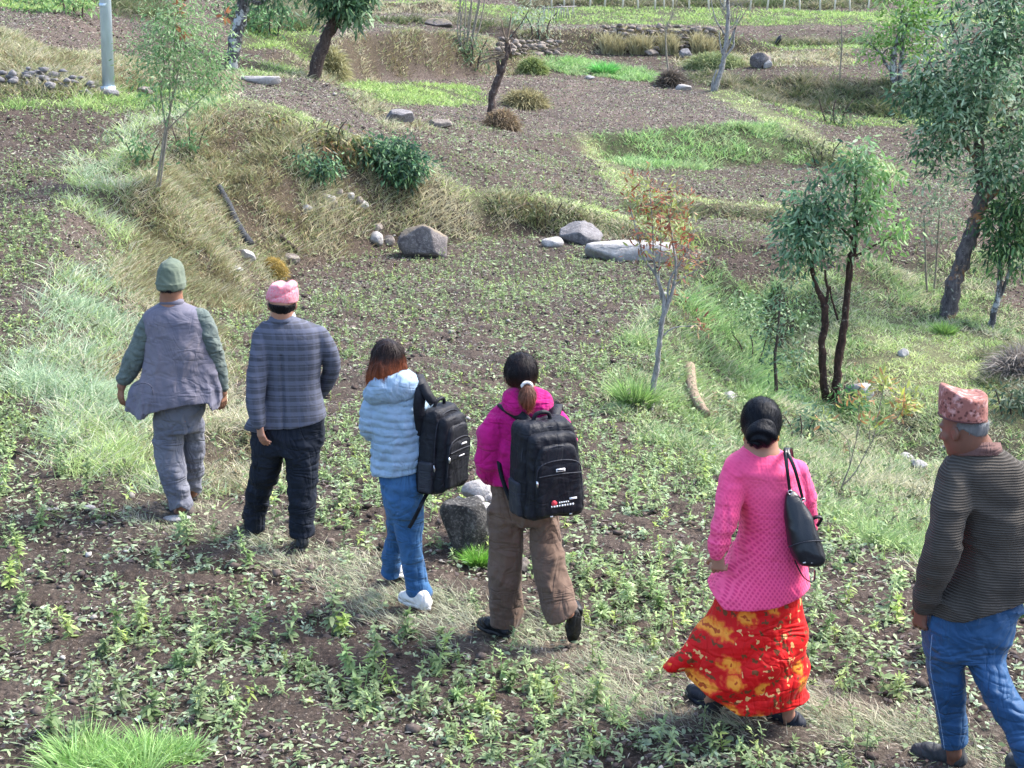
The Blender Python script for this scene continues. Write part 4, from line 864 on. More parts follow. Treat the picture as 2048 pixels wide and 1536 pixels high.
mound('straw coloured tuft right of the dark leaning tree', 630, 690, 88, 158, [(.26,.24,.12),(.42,.40,.24)], 2200, .5, 'dry_grass_tuft', 'grass tuft')
mound('grassy hump in front of the stone outcrop on the far field', 1365, 1500, 102, 138, [(.13,.17,.07),(.30,.32,.17)], 2600, .4, 'grassy_knoll', 'knoll')

# bright grass tussocks, each a thing
def tussock(label, px0, px1, pyt, pyb, cols, n, wd=.008, lean=.6, name='grass_tussock', group=None, L=None, fill=1.0, sub=0):
    g0 = hit((px0+px1)/2, min(pyb, 1535)); d = g0[1]; m_ = mpp(d, pyb); hw = (px1-px0)*m_*.5*.75; L = L or max(.12, (pyb-pyt)*m_*.95)
    a = rng.uniform(0, 2*math.pi, n); r = np.sqrt(rng.random(n)); x = g0[0]+np.cos(a)*r*hw; y = g0[1]+np.sin(a)*r*hw*.6*fill
    if sub:
        sx = g0[0]+rng.uniform(-1, 1, sub)*hw; sy = g0[1]+rng.uniform(-.6, .6, sub)*hw*fill; sh = rng.uniform(.45, 1.1, sub); k = rng.integers(0, sub, n); x = sx[k]+np.cos(a)*r*hw*.28; y = sy[k]+np.sin(a)*r*hw*.28
    z = H(x, y)-.01
    dd = unit(np.stack([np.cos(a)*r*lean+rng.normal(0, .22, n), np.sin(a)*r*lean*.6+rng.normal(0, .22, n), np.ones(n)], 1)); LL = L*rng.uniform(.35, 1.1, n)*(sh[k] if sub else 1)
    b = Bulk(); b.add(np.stack([x, y, z], 1), dd, LL, np.full(n, wd)*rng.uniform(.6, 1.2, n), np.stack([dd[:, 0]*.5, dd[:, 1]*.5, -np.ones(n)*.45], 1)*LL[:, None]*rng.uniform(.2, 1, (n, 1)), cmix(cols[0], cols[1], n, .25), (1, .9, .55))
    o = b.build(name, M_GRASS); return tag(o, label, 'grass tuft', group)
LIME = [(.20,.36,.10),(.40,.54,.24)]
tussock('wide lime green grass clump in the lower left corner', 90, 420, 1440, 1536, LIME, 3000, .0065, .9, L=.24, fill=.9, sub=17)
tussock('small lime green grass tuft at the edge of the middle field', 1370, 1418, 862, 898, [(.2,.42,.05),(.34,.55,.10)], 700, .006, 1.2)
tussock('tall green grass clump left of the red leaf tree', 1240, 1300, 720, 815, [(.20,.34,.10),(.36,.46,.2)], 900, .009, .5)
tussock('green grass tuft at the foot of the dark boulder', 930, 985, 1075, 1130, [(.12,.30,.05),(.25,.42,.10)], 800, .006, .7)
tussock('bright green tussock by the ditch on the far field', 1185, 1230, 112, 150, [(.12,.36,.10),(.2,.46,.14)], 700, .03, .5)
tussock('green grass tuft by the base of the large tree', 1868, 1910, 630, 668, [(.18,.32,.1),(.3,.42,.14)], 500, .012, .6)

# weathered log on the bank, gnarled root, flat slab
def polyobj(name, pix, rpx, label, cat, mat, off=.05, sides=10):
    P = []
    for q in pix:
        h_ = hit(q[0], q[1]); P.append(h_+np.array([0, -.02, off+(q[2] if len(q) > 2 else 0)]))
    m_ = mpp(P[0][1]); P = resample(P, 14); R = np.interp(np.linspace(0, 1, 14), np.linspace(0, 1, len(rpx)), rpx)*m_*.5
    S_ = Solid(); S_.tube(P-P[0], R*(1+.03*rng.normal(size=14)), sides, .03); o = S_.build(name, mat); o.location = P[0]; return tag(o, label, cat)
BURNT = bark('burnt_wood', (.018,.02,.024), (.075,.08,.09), lichen=(.2,.2,.2))
g1, g2 = hit(440,388), hit(502,502)
polyobj('log', [(440,386),(460,425),(480,468),(503,502)], (10,13,14,15), 'dark weathered log lying down the dry grass bank', 'log', BURNT, .08)
polyobj('log', [(550,470),(575,490),(598,508)], (6,7,7), 'thin brown branch lying on the bank right of the log', 'branch', B_DARK, .04)
polyobj('dead_root', [(1378,752),(1382,790),(1392,820),(1412,848)], (24,20,18,14), 'pale twisted dead root on the slope right of the red leaf tree', 'root', B_TAN, .1)
polyobj('log', [(1425,740),(1455,770),(1475,800)], (12,10,6), 'dark branch lying on the slope beside the dead root', 'branch', B_DARK, .03)

# steel pole on the left bank
gp = hit(217,186); root = empty('utility_pole', gp, 'tall pale blue grey steel pole standing on the left bank', 'pole')
m_ = mpp(gp[1]); pm = NT('painted_steel'); nn = pm.noise(pm.mapv(pm.obj(), (1, 1, .2)), 14, 4); pm.base(pm.mix(pm.ramp(nn, [(.4, 0.0), (.8, 1.0)]), (.50,.60,.66), (.36,.43,.48))); pm.b.inputs['Metallic'].default_value = .35; pm.rough(.42, .5)
top = np.array([gp[0]+.16, gp[1], gp[2]+5.2]); s_ = Solid(); s_.tube([gp-np.array([0,0,.2]), gp+(top-gp)*.5, top], [11.5*m_, 10*m_, 8*m_], 24); s_.build('shaft', pm.m, root)
s_ = Solid(); s_.tube([gp-np.array([0,0,.1]), gp+np.array([0,0,.10])], [15*m_, 14*m_], 24); s_.build('base_collar', pm.m, root)
s_ = Solid(); s_.tube([gp+np.array([.035,0,1.3]), gp+np.array([.04,0,1.36])], [10.9*m_, 10.9*m_], 24); s_.build('joint_ring', pm.m, root)

# far fence of whitish posts
FP = [1062,1103,1128,1148,1180,1209,1245,1277,1310,1328,1345,1378,1418,1448,1500,1534,1567,1600,1640,1668,1700,1735]
fr = empty('post_fence', hit(1400,22), 'row of thin whitish fence posts along the far meadow', 'fence')
pw = NT('post_wood'); pw.base(pw.mix(pw.noise(pw.obj(), 20), (.5,.46,.4), (.7,.66,.6))); pw.rough(.9, .1)
for i, x_ in enumerate(FP):
    g_ = hit(x_, 12+i*.6+rng.uniform(-1, 2)); s_ = Solid(); hh = rng.uniform(1.0, 1.35); lx = rng.uniform(-.12, .12)
    s_.tube([g_-np.array([0,0,.1]), g_+np.array([lx*.5,0,hh*.5]), g_+np.array([lx,0,hh])], [.04,.036,.03], 8, .1); s_.build('post', pw.m, fr)
# hurdle gate: grey sticks and rail near the stone wall
hr = empty('hurdle_fence', hit(1125,40), 'low grey stick hurdle on the far ploughed terrace', 'fence')
for i in range(13):
    g_ = hit(1085+i*5.3, 42-i*.5); s_ = Solid(); s_.tube([g_, g_+np.array([rng.uniform(-.1,.1),0,.45+rng.uniform(-.1,.1)])], [.02,.014], 6); s_.build('post', B_GREY, hr)
s_ = Solid(); s_.tube([hit(1083,42)+np.array([0,0,.42]), hit(1118,40)+np.array([0,0,.46]), hit(1152,37)+np.array([0,0,.44])], [.02]*3, 6); s_.build('rail', B_GREY, hr)

# crow on the ledge
gb = hit(1556,94); bm_ = NT('black_feathers'); bm_.base((.012,.012,.015)); bm_.rough(.5, .4)
root = empty('bird', gb, 'black bird perched on the stony ledge of the far field', 'bird')
s_ = Solid(); c0 = gb+np.array([0,0,.12])
s_.tube(resample([c0+.78*np.array([-.16,0,-.10]), c0+.78*np.array([-.07,0,.02]), c0+.78*np.array([.02,0,.14]), c0+.78*np.array([.07,0,.26]), c0+.78*np.array([.11,0,.31]), c0+.78*np.array([.15,0,.30])], 16), np.interp(np.linspace(0,1,16), [0,.2,.45,.65,.8,.88,1], [.015,.065,.085,.055,.042,.034,.006]), 12); s_.build('body', bm_.m, root)
for s__ in (-1, 1):
    s_ = Solid(); s_.tube([c0+np.array([.0,.04*s__,-.02]), gb+np.array([.01,.04*s__,-.02])], [.014,.01], 6); s_.build('leg', bm_.m, root)
# ---------------------------------------------------------------- signed distance shapes polygonised by surface nets
class Grid:
    def __init__(s, lo, hi, h):
        s.h = h; s.lo = np.array(lo, float); s.n = np.ceil((np.array(hi)-s.lo)/h).astype(int)+1
        s.ax = [s.lo[i]+np.arange(s.n[i])*h for i in range(3)]; s.V = np.full(s.n, 1.0, np.float32)
    def sub(s, lo, hi):
        a = np.clip(np.floor((np.array(lo)-s.lo)/s.h).astype(int), 0, s.n-1); b = np.clip(np.ceil((np.array(hi)-s.lo)/s.h).astype(int)+1, 1, s.n)
        sl = tuple(slice(int(p), int(max(q, p+1))) for p, q in zip(a, b))
        X = s.ax[0][sl[0]][:, None, None].astype(np.float32); Y = s.ax[1][sl[1]][None, :, None].astype(np.float32); Z_ = s.ax[2][sl[2]][None, None, :].astype(np.float32)
        return sl, X, Y, Z_
    def put(s, sl, d, k=.0, op='u'):
        v = s.V[sl]
        if op == 'u':
            if k > 0: hh = np.clip(.5+.5*(v-d)/k, 0, 1); s.V[sl] = v*(1-hh)+d*hh-k*hh*(1-hh)
            else: s.V[sl] = np.minimum(v, d)
        else:
            d = -d
            if k > 0: hh = np.clip(.5-.5*(v-d)/k, 0, 1); s.V[sl] = v*(1-hh)+d*hh+k*hh*(1-hh)
            else: s.V[sl] = np.maximum(v, d)
    def cone(s, a, b, ra, rb, k=.02, sq=(1, 1, 1), op='u'):
        a = np.asarray(a, float); b = np.asarray(b, float); m = max(ra, rb)+k+.03
        sl, X, Y, Z_ = s.sub(np.minimum(a, b)-m, np.maximum(a, b)+m)
        q = 1/np.array(sq); pa = [(X-a[0])*q[0], (Y-a[1])*q[1], (Z_-a[2])*q[2]]; ba = (b-a)*q; L2 = max((ba**2).sum(), 1e-9)
        t = np.clip((pa[0]*ba[0]+pa[1]*ba[1]+pa[2]*ba[2])/L2, 0, 1)
        d = np.sqrt((pa[0]-t*ba[0])**2+(pa[1]-t*ba[1])**2+(pa[2]-t*ba[2])**2)-(ra+(rb-ra)*t)
        s.put(sl, d*min(sq), k, op)
    def chain(s, pts, k=.02, sq=(1, 1, 1)):          # pts [(p, r)]
        n = len(pts)
        P = resample([np.append(p, r) for p, r in pts], max(2, (n-1)*3+1)) if n > 2 else np.array([np.append(p, r) for p, r in pts])
        for i in range(len(P)-1): s.cone(P[i][:3], P[i+1][:3], P[i][3], P[i+1][3], k if i == 0 else min(k, .012), sq)
    def ell(s, c, r, k=.01, yaw=0.0, op='u', pitch=0.0):
        c = np.asarray(c, float); r = np.asarray(r, float); m = r.max()+k+.02
        sl, X, Y, Z_ = s.sub(c-m, c+m); x = X-c[0]; y = Y-c[1]; z = Z_-c[2]; cy_, sy_ = math.cos(yaw), math.sin(yaw)
        lx = x*cy_+y*sy_; ly = -x*sy_+y*cy_
        cx_, sx_ = math.cos(pitch), math.sin(pitch); ly, lz = ly*cx_+z*sx_, -ly*sx_+z*cx_
        q = np.sqrt((lx/r[0])**2+(ly/r[1])**2+(lz/r[2])**2); d = (q-1)*r.min()
        k0 = np.sqrt((lx/r[0]**2)**2+(ly/r[1]**2)**2+(lz/r[2]**2)**2)+1e-6; d = q*(q-1)/k0
        s.put(sl, d, k, op)
    def stack(s, rows, k=.02, n=2.4, zk=.02):        # rows [(z,cx,cy,a,b)]
        R = np.array(sorted(rows), float); zz = np.linspace(R[0, 0], R[-1, 0], 80)
        par = np.interp(zz, R[:, 0], np.arange(len(R))); C = resample(R, 6*len(R)); t = np.linspace(0, len(R)-1, 6*len(R))
        tab = np.stack([np.interp(par, t, C[:, i]) for i in range(1, 5)], 1)
        cx, cy, a, b = tab.T; m = .06
        sl, X, Y, Z_ = s.sub((min(cx-a)-m, min(cy-b)-m, R[0, 0]-m), (max(cx+a)+m, max(cy+b)+m, R[-1, 0]+m)); zf = Z_.ravel()
        f = [np.interp(zf, zz, q)[None, None, :].astype(np.float32) for q in (cx, cy, a, b)]
        q = (np.abs((X-f[0])/f[2])**n+np.abs((Y-f[1])/f[3])**n)**(1/n)
        d = (q-1)*np.minimum(f[2], f[3])*.95; zc = np.maximum(Z_-R[-1, 0], R[0, 0]-Z_)
        hh = np.clip(.5+.5*(d-zc)/zk, 0, 1); d = zc*(1-hh)+d*hh+zk*hh*(1-hh)
        s.put(sl, d, k)
    def near(s, band=.05):
        return np.abs(s.V) < band
    def disp(s, fn, band=.05):                       # fn(x,y,z)->metres outward
        I = np.nonzero(s.near(band)); x, y, z = s.ax[0][I[0]], s.ax[1][I[1]], s.ax[2][I[2]]
        s.V[I] -= fn(x, y, z).astype(np.float32)
    def cut(s, fn, k=.006):                          # keep where fn(x,y,z) < 0
        I = np.nonzero(s.V < .08); x, y, z = s.ax[0][I[0]], s.ax[1][I[1]], s.ax[2][I[2]]; d = fn(x, y, z).astype(np.float32); v = s.V[I]
        hh = np.clip(.5-.5*(v-d)/k, 0, 1); s.V[I] = v*(1-hh)+d*hh+k*hh*(1-hh)
    def mesh(s):
        V = s.V; ins = V < 0; n = s.n
        c = np.zeros(n-1, np.uint8)
        for dx in (0, 1):
            for dy in (0, 1):
                for dz in (0, 1): c += ins[dx:n[0]-1+dx, dy:n[1]-1+dy, dz:n[2]-1+dz]
        act = (c > 0) & (c < 8); I = np.array(np.nonzero(act)).T; idm = np.full(n-1, -1, np.int64); idm[act] = np.arange(len(I))
        acc = np.zeros((len(I), 3)); cnt = np.zeros(len(I))
        for ax_ in range(3):
            o1, o2 = [k for k in range(3) if k != ax_]
            for a in (0, 1):
                for b in (0, 1):
                    p = I.copy(); p[:, o1] += a; p[:, o2] += b; q = p.copy(); q[:, ax_] += 1
                    va = V[tuple(p.T)]; vb = V[tuple(q.T)]; m = (va < 0) != (vb < 0)
                    t = np.where(m, va/np.where(m, va-vb, 1), 0); pos = p-I+0.0; pos[:, ax_] += t
                    acc += pos*m[:, None]; cnt += m
        P = s.lo+(I+acc/np.maximum(cnt, 1)[:, None])*s.h; Q = []
        for ax_ in range(3):
            o1, o2 = [(1, 2), (2, 0), (0, 1)][ax_]
            A = np.moveaxis(ins, (ax_, o1, o2), (0, 1, 2)); D_ = np.moveaxis(idm, (ax_, o1, o2), (0, 1, 2))
            e = A[:-1, 1:-1, 1:-1] != A[1:, 1:-1, 1:-1]; i, j, k = np.nonzero(e); j += 1; k += 1; fl = A[i, j, k]
            q = np.stack([D_[i, j-1, k-1], D_[i, j, k-1], D_[i, j, k], D_[i, j-1, k]], 1); q[~fl] = q[~fl][:, ::-1]; Q.append(q)
        Q = np.concatenate(Q); Q = Q[(Q >= 0).all(1)]
        return P, Q

# ---------------------------------------------------------------- people
SKIN = {}
def skin(name, c1, c2):
    m = NT(name); n = m.noise(m.obj(), 18, 4); m.base(m.mix(n, c1, c2)); m.rough(.5, .4)
    m.b.inputs['Subsurface Weight'].default_value = .12; m.b.inputs['Subsurface Radius'].default_value = (.02, .008, .004); m.b.inputs['Subsurface Scale'].default_value = .5
    m.bump(m.noise(m.obj(), 120, 3), .2, .003); return m.m
def cloth(name, c1, c2, sc=8, rough=.88, weave=420, wb=.25, sheen=.3, mix=None, crease=1.0):
    m = NT(name); o = m.obj(); n = m.noise(o, sc, 4, .6); c = m.mix(m.ramp(n, [(.3, 0.0), (.7, 1.0)]), c1, c2)
    if mix: c = mix(m, o, c)
    m.base(c); m.rough(rough, .2); m.b.inputs['Sheen Weight'].default_value = sheen*.25 if sum(c2) > .25 else 0.0; m.b.inputs['Sheen Roughness'].default_value = .5
    fn = m.noise(o, weave, 2, .5); fl = m.noise(m.mapv(o, (1, 1, .6)), 22, 4, .6)
    cr = m.math('ABSOLUTE', m.math('SUBTRACT', m.noise(m.mapv(o, (1, .6, .45), (0, .5, 0)), 9, 2, .5, 1.2), .5)); cr2 = m.math('ABSOLUTE', m.math('SUBTRACT', m.noise(m.mapv(o, (.5, .5, 1.3), (0, -.4, 0)), 8, 2, .5, 1.0), .5))
    hh = m.math('ADD', m.math('MULTIPLY', fn, wb*.15), m.math('MULTIPLY', fl, .3)); hh = m.math('ADD', hh, m.math('MULTIPLY', m.math('ADD', m.math('MINIMUM', cr, .12), m.math('MINIMUM', cr2, .12)), crease*6))
    m.bump(hh, .7, .012); return m.m

class Person:
    def __init__(s, foot, label, D=None, dyaw=0.0):
        g = hit(*foot); s.D = D or g[1]; s.root = empty('person', PD(foot[0], foot[1], s.D), label, 'person'); s.gz = g[2]
        s.root.location.z = s.gz
    def P(s, px, py, dy=0.0): return PD(px, py, s.D+dy)
    def r(s, rp, py): return rp*mpp(s.D, py)
    def row(s, q):                                   # (py, pxL, pxR, halfdepth[, dy])
        py, l, r, b = q[:4]; dy = q[4] if len(q) > 4 else 0; p = s.P((l+r)/2, py, dy); return (p[2], p[0], p[1], (r-l)/2*mpp(s.D+dy, py), b)
    def ch(s, pts): return [(s.P(q[0], q[1], q[3] if len(q) > 3 else 0), s.r(q[2], q[1])) for q in pts]
    def line(s, pix, off=0.0):                                # height profile along x from pixels
        a = np.array([s.P(q[0], q[1], (q[2] if len(q) > 2 else 0)+off)[[0, 2]] for q in pix]); a = a[np.argsort(a[:, 0])]; return lambda x: np.interp(x, a[:, 0], a[:, 1])
    def garment(s, name, mat, stack=None, chains=(), hem=None, top=None, folds=None, k=.03, h=.008, n=2.4, ells=(), sq=(1, 1, 1), sub=None, pad=.1, parent=None, zk=.02):
        lo = np.full(3, 1e9); hi = -lo; rows = [s.row(q) for q in stack] if stack else None; chs = [s.ch(c) for c in chains]
        if rows:
            for z, cx, cy, a, b in rows: lo = np.minimum(lo, (cx-a, cy-b, z)); hi = np.maximum(hi, (cx+a, cy+b, z))
        for c in chs:
            for p, r in c: lo = np.minimum(lo, p-r); hi = np.maximum(hi, p+r)
        for c, r, *_ in ells: c = s.P(*c); lo = np.minimum(lo, c-max(r)); hi = np.maximum(hi, c+max(r))
        g = Grid(lo-.05, hi+.05, h)
        if rows: g.stack(rows, 0, n, zk)
        for c in chs: g.chain(c, k, sq)
        for c, r, *o in ells: g.ell(s.P(*c), r, k, *(o or []))
        if sub: sub(g)
        if folds: g.disp(folds)
        if hem: ho = 0.0 if name in ('cap', 'beanie') else -.03 if name in ('trousers', 'jeans') else (-.85*stack[-1][3] if stack else 0); f = s.line(hem, ho); g.cut(lambda x, y, z: f(x)-z)
        if top: f2 = s.line(top); g.cut(lambda x, y, z: z-f2(x), .012)
        V, Q = g.mesh(); return meshobj(name, V, Q, mat, parent or s.root)
    def head(s, g, c, yaw=0.0, pitch=0.0, sc=1.0, neck=None, face=True):
        C = np.asarray(c); f = np.array([-math.sin(yaw), math.cos(yaw), 0]); u = np.array([math.cos(yaw), math.sin(yaw), 0]); up = np.array([0, 0, 1.0])
        cp_, sp_ = math.cos(pitch), math.sin(pitch); f, up = f*cp_+up*sp_, up*cp_-f*sp_
        L = lambda a, b, c_: C+(u*a+f*b+up*c_)*sc
        g.ell(L(0, -.012, .02), np.array((.074, .093, .092))*sc, .01, yaw, 'u', pitch)
        g.ell(L(0, .028, -.045), np.array((.058, .062, .075))*sc, .03, yaw, 'u', pitch)
        g.ell(L(0, .066, -.096), np.array((.024, .020, .018))*sc, .025, yaw)
        g.ell(L(0, .070, .022), np.array((.055, .02, .014))*sc, .02, yaw)
        for sx in (-1, 1):
            g.ell(L(.030*sx, .088, .004), np.array((.017, .014, .011))*sc, .010, yaw, 's')
            g.ell(L(.042*sx, .055, -.025), np.array((.02, .022, .018))*sc, .02, yaw)
            g.ell(L(.077*sx, -.008, -.008), np.array((.010, .020, .031))*sc, .006, yaw+.35*sx)
            g.ell(L(.0865*sx, -.004, -.006), np.array((.005, .010, .017))*sc, .004, yaw+.35*sx, 's')
        g.cone(L(0, .088, .002), L(0, .106, -.028), .009*sc, .013*sc, .008); g.ell(L(0, .100, -.034), np.array((.017, .011, .009))*sc, .006, yaw)
        g.ell(L(0, .086, -.058), np.array((.024, .011, .007))*sc, .004, yaw); g.ell(L(0, .084, -.070), np.array((.021, .011, .007))*sc, .004, yaw)
        s.Lh = L; s.hs = (yaw, pitch, sc)
        if neck is not None: g.cone(L(0, -.025, -.05), neck, .054*sc, .062*sc, .03); g.cone(L(0, 0.0, -.07), neck+np.array([0, .02, 0]), .046*sc, .055*sc, .03)
    def eyes(s):
        e = NT('eye_white'); e.base((.6, .56, .5)); e.rough(.2); V, Fc = rock_unit(3)
        ir = NT('iris'); ir.base((.02, .012, .008)); ir.rough(.1)
        for sx in (-1, 1):
            c = s.Lh(.030*sx, .0765, .004); o = meshobj('eye', V*.0115*s.hs[2]+c, Fc, e.m, s.root); c2 = s.Lh(.030*sx, .0835, .004); meshobj('iris', V*.0058*s.hs[2]+c2, Fc, ir.m, o)
    def hand(s, g, wrist, d, nrm, side=1, curl=.5, sc=1.0):
        """d along the hand, nrm out of the palm, side=+1 puts the thumb on +cross(d,nrm)"""
        d = unit(np.array(d, float)); nrm = np.array(nrm, float); nrm = unit(nrm-d*np.dot(nrm, d)); t = np.cross(d, nrm)*side; W_ = np.asarray(wrist)
        for o in (-.024, -.008, .008, .024): g.cone(W_+t*o*.6*sc, W_+(d*.082+t*o)*sc, .0135*sc, .0115*sc, .010)
        for i, (o, l) in enumerate(((-.033, .78), (-.011, .94), (.011, 1.0), (.033, .92))):
            p = W_+(d*.084+t*o*.95)*sc; dd = d; ln = l*sc; cu = curl*(1.0+.18*(1-i))
            for q, (sl_, r0, r1) in enumerate(((.042, .0095, .0085), (.027, .0085, .0078), (.021, .0078, .0062))):
                a = cu*(.7, 1.0, .7)[q]; dd = unit(dd*math.cos(a)+np.cross(np.cross(dd, nrm), dd)*math.sin(a)); p2 = p+dd*sl_*ln
                g.cone(p, p2, r0*sc, r1*sc, .002 if q else .006); p = p2
        p = W_+(d*.022+t*.026)*sc; dd = unit(d*.75+t*.62+nrm*.35)
        for sl_, r0, r1 in ((.042, .0125, .0105), (.030, .0105, .0090), (.024, .0090, .0072)):
            p2 = p+dd*sl_*sc; g.cone(p, p2, r0*sc, r1*sc, .004); p = p2; dd = unit(dd*.93-t*.22+nrm*.18*curl)
    def body(s, mat, headc, yaw, pitch, neckb, torso, arms, legs, hands, sc=1.0, hsc=1.0):
        rows = [s.row(q) for q in torso]; R = np.array(rows); A = [s.ch(a) for a in arms]; Lg = [s.ch(l) for l in legs]; C = s.P(*headc)
        allp = [C+.16, C-.16]+[p for c in A+Lg for p, r in c]+[np.array([q[1]+q[3], q[2]+q[4], q[0]]) for q in rows]+[np.array([q[1]-q[3], q[2]-q[4], q[0]]) for q in rows]
        allp = np.array(allp); lo = allp.min(0)-.10; hi = allp.max(0)+.10
        for hd in hands: wpt = s.P(*hd[0]); lo = np.minimum(lo, wpt-.22); hi = np.maximum(hi, wpt+.22)
        g = Grid(lo, hi, .0055); g.stack(rows, 0, 2.2)
        nb = s.P(*neckb); s.head(g, C, yaw, pitch, hsc, nb); g.cone(nb, np.array([R[np.argmax(R[:, 0])][1], R[np.argmax(R[:, 0])][2], R[:, 0].max()-.03]), .06, .08, .04)
        for c in A+Lg: g.chain(c, .03)
        for hd in hands: s.hand(g, s.P(*hd[0]), *hd[1:])
        V, Q = g.mesh(); s.bodyobj = meshobj('body', V, Q, mat, s.root); s.eyes(); return s.bodyobj
    def strands(s, hair, target, mat, n=1400, L=.06, w=.0018, name='strands', below=None):
        me = hair.data; V = np.zeros(len(me.vertices)*3, np.float32); me.vertices.foreach_get('co', V); V = V.reshape(-1, 3)+np.array(s.root.location)
        N = np.zeros(len(me.vertices)*3, np.float32); me.vertices.foreach_get('normal', N); N = N.reshape(-1, 3); k = rng.integers(0, len(V), n)
        B_ = V[k]+N[k]*.0005; T_ = np.asarray(target); d = unit(T_-B_) if T_.ndim == 1 and abs(T_).sum() > 0 else np.tile([0, 0, -1.0], (n, 1))
        d = d-N[k]*(d*N[k]).sum(1)[:, None]; d = unit(unit(d)+rng.normal(0, .10, (n, 3))+N[k]*.10); LL = rng.uniform(.5, 1.1, n)*L
        b = Bulk(); b.add(B_, d, LL, np.full(n, w), -N[k]*LL[:, None]*.35, np.ones((n, 3))*.5, (1, 1, .8), unit(np.cross(d, N[k])))
        o = meshobj(name, np.concatenate(b.V), [np.concatenate(b.F4), np.concatenate(b.F3)], mat, hair, None, False); return o
    def gd(s, px, py): return hit(px, py)[1]-s.D
    def shoe(s, heel, dirn, mat, sole, L=.26, wdt=.045, hgt=.075, name='shoe', collar=.05, up=None):
        """heel: pixel triple of the sole's back edge; dirn: where the toe points"""
        a = s.P(*heel); d = unit(np.array(dirn, float)); b = a+d*L; up = np.array([0, 0, 1.0]) if up is None else np.array(up, float); up = unit(up-d*np.dot(up, d)); sd = np.cross(d, up)
        lo = np.minimum(a, b)-.13; hi = np.maximum(a, b)+.16; g = Grid(lo, hi, .0055)
        g.cone(a+d*.035+up*.030, a+d*.10+up*.036, .036, .034, .01); g.cone(a+d*.10+up*.034, b-d*.085+up*.03, .034, .036, .02); g.cone(b-d*.085+up*.028-sd*.006, b-d*.035+up*.022, wdt*.9, .030, .02)
        g.cone(a+d*.04+up*.035, a+d*.05+up*hgt, .036, .034, .02); g.cone(a+d*.075+up*.05, a+d*.13+up*.04, .03, .026, .02)
        # flat underside
        nrm = up; off = np.dot(a, nrm)+.012; g.cut(lambda x, y, z: off-(x*nrm[0]+y*nrm[1]+z*nrm[2]), .004)
        V, Q = g.mesh(); o = meshobj(name, V, Q, mat, s.root)
        S_ = Solid(); th = np.linspace(0, 2*math.pi, 40, endpoint=False); out = []
        for t in th:
            cx, sy = math.cos(t), math.sin(t); w_ = (wdt*1.0 if cx > -.1 else wdt*.86)*(1-.14*max(0, .35-abs(cx+.15)))
            out.append(a+d*(L*.5-.0+cx*(L*.5+.003))+sd*sy*w_)
        out = np.array(out); Vs = np.concatenate([out-up*.006, out+up*.016]); k = np.arange(40); k2 = (k+1) % 40
        Qs = np.stack([k, k2, k2+40, k+40], 1); T1 = np.stack([np.zeros(38, int), k[2:], k[1:-1]], 1); T2 = T1[:, ::-1]+40
        meshobj('sole', Vs, [Qs, np.concatenate([T1, T2])], sole, o, smooth=False); return o

def ribbon(P, side, wd, th, name, mat, parent):       # flat strap along points
    P = resample(P, max(8, len(P)*6)); T = unit(np.gradient(P, axis=0)); sd = np.asarray(side, float); sd = np.broadcast_to(sd, P.shape) if sd.ndim == 1 else resample(sd, len(P))
    sd = unit(sd-T*(sd*T).sum(1)[:, None]); nr = np.cross(T, sd); wd = np.interp(np.linspace(0, 1, len(P)), np.linspace(0, 1, len(np.atleast_1d(wd))), np.atleast_1d(wd)) if np.ndim(wd) else np.full(len(P), wd)
    V = np.stack([P-sd*wd[:, None]/2-nr*th/2, P+sd*wd[:, None]/2-nr*th/2, P+sd*wd[:, None]/2+nr*th/2, P-sd*wd[:, None]/2+nr*th/2], 1).reshape(-1, 3); Q = []
    for i in range(len(P)-1):
        for j in range(4): Q.append((i*4+j, i*4+(j+1) % 4, i*4+4+(j+1) % 4, i*4+4+j))
    e = (len(P)-1)*4; Q += [(3, 2, 1, 0), (e, e+1, e+2, e+3)]
    return meshobj(name, V, np.array(Q), mat, parent, smooth=False)
def ridges(x, y, z, fx, fy, fz, seed, p=1.0):
    w = .035*vn(x*7, y*7, z*7, seed+9); X = x+w+.35*z*(fz > 8)*(1 if seed % 2 else -1); Y = y+w; Z_ = z+w+.25*x*(fz > 8)
    n = vn(X*fx, Y*fy, Z_*fz, seed); m = vn(X*fx*1.9+5, Y*fy*1.9, Z_*fz*1.9, seed+3); q = vn(X*fx*4, Y*fy*4, Z_*fz*4, seed+5)
    return (1-2.4*np.abs(n)**.8)*.75+(1-2.2*np.abs(m))*.4+.15*q
def loop(s, c, rx, ry, tilt, r, name, mat, parent=None, gap=0.0, n=28, dz=0.0):   # collar-like ring round the neck
    c = s.P(*c); th = np.linspace(math.pi/2+gap, math.pi*2.5-gap, n); P = np.stack([c[0]+np.cos(th)*rx, c[1]+np.sin(th)*ry, c[2]+dz-np.sin(th)*tilt], 1)
    V = []; m = len(P)
    for p, t in zip(P, th):
        o_ = np.array([math.cos(t), math.sin(t), 0]); V += [p-o_*r*.3+[0, 0, r], p+o_*r*.25+[0, 0, r*1.1], p+o_*r*1.0+[0, 0, -r], p+o_*r*.5+[0, 0, -r*1.3]]
    V = np.array(V); Q = []
    for i in range(m-1):
        for j in range(4): Q.append((i*4+j, i*4+4+j, i*4+4+(j+1) % 4, i*4+(j+1) % 4))
    e = (m-1)*4; Q += [(0, 1, 2, 3), (e+3, e+2, e+1, e)]
    return meshobj(name, V, np.array(Q), mat, parent or s.root)
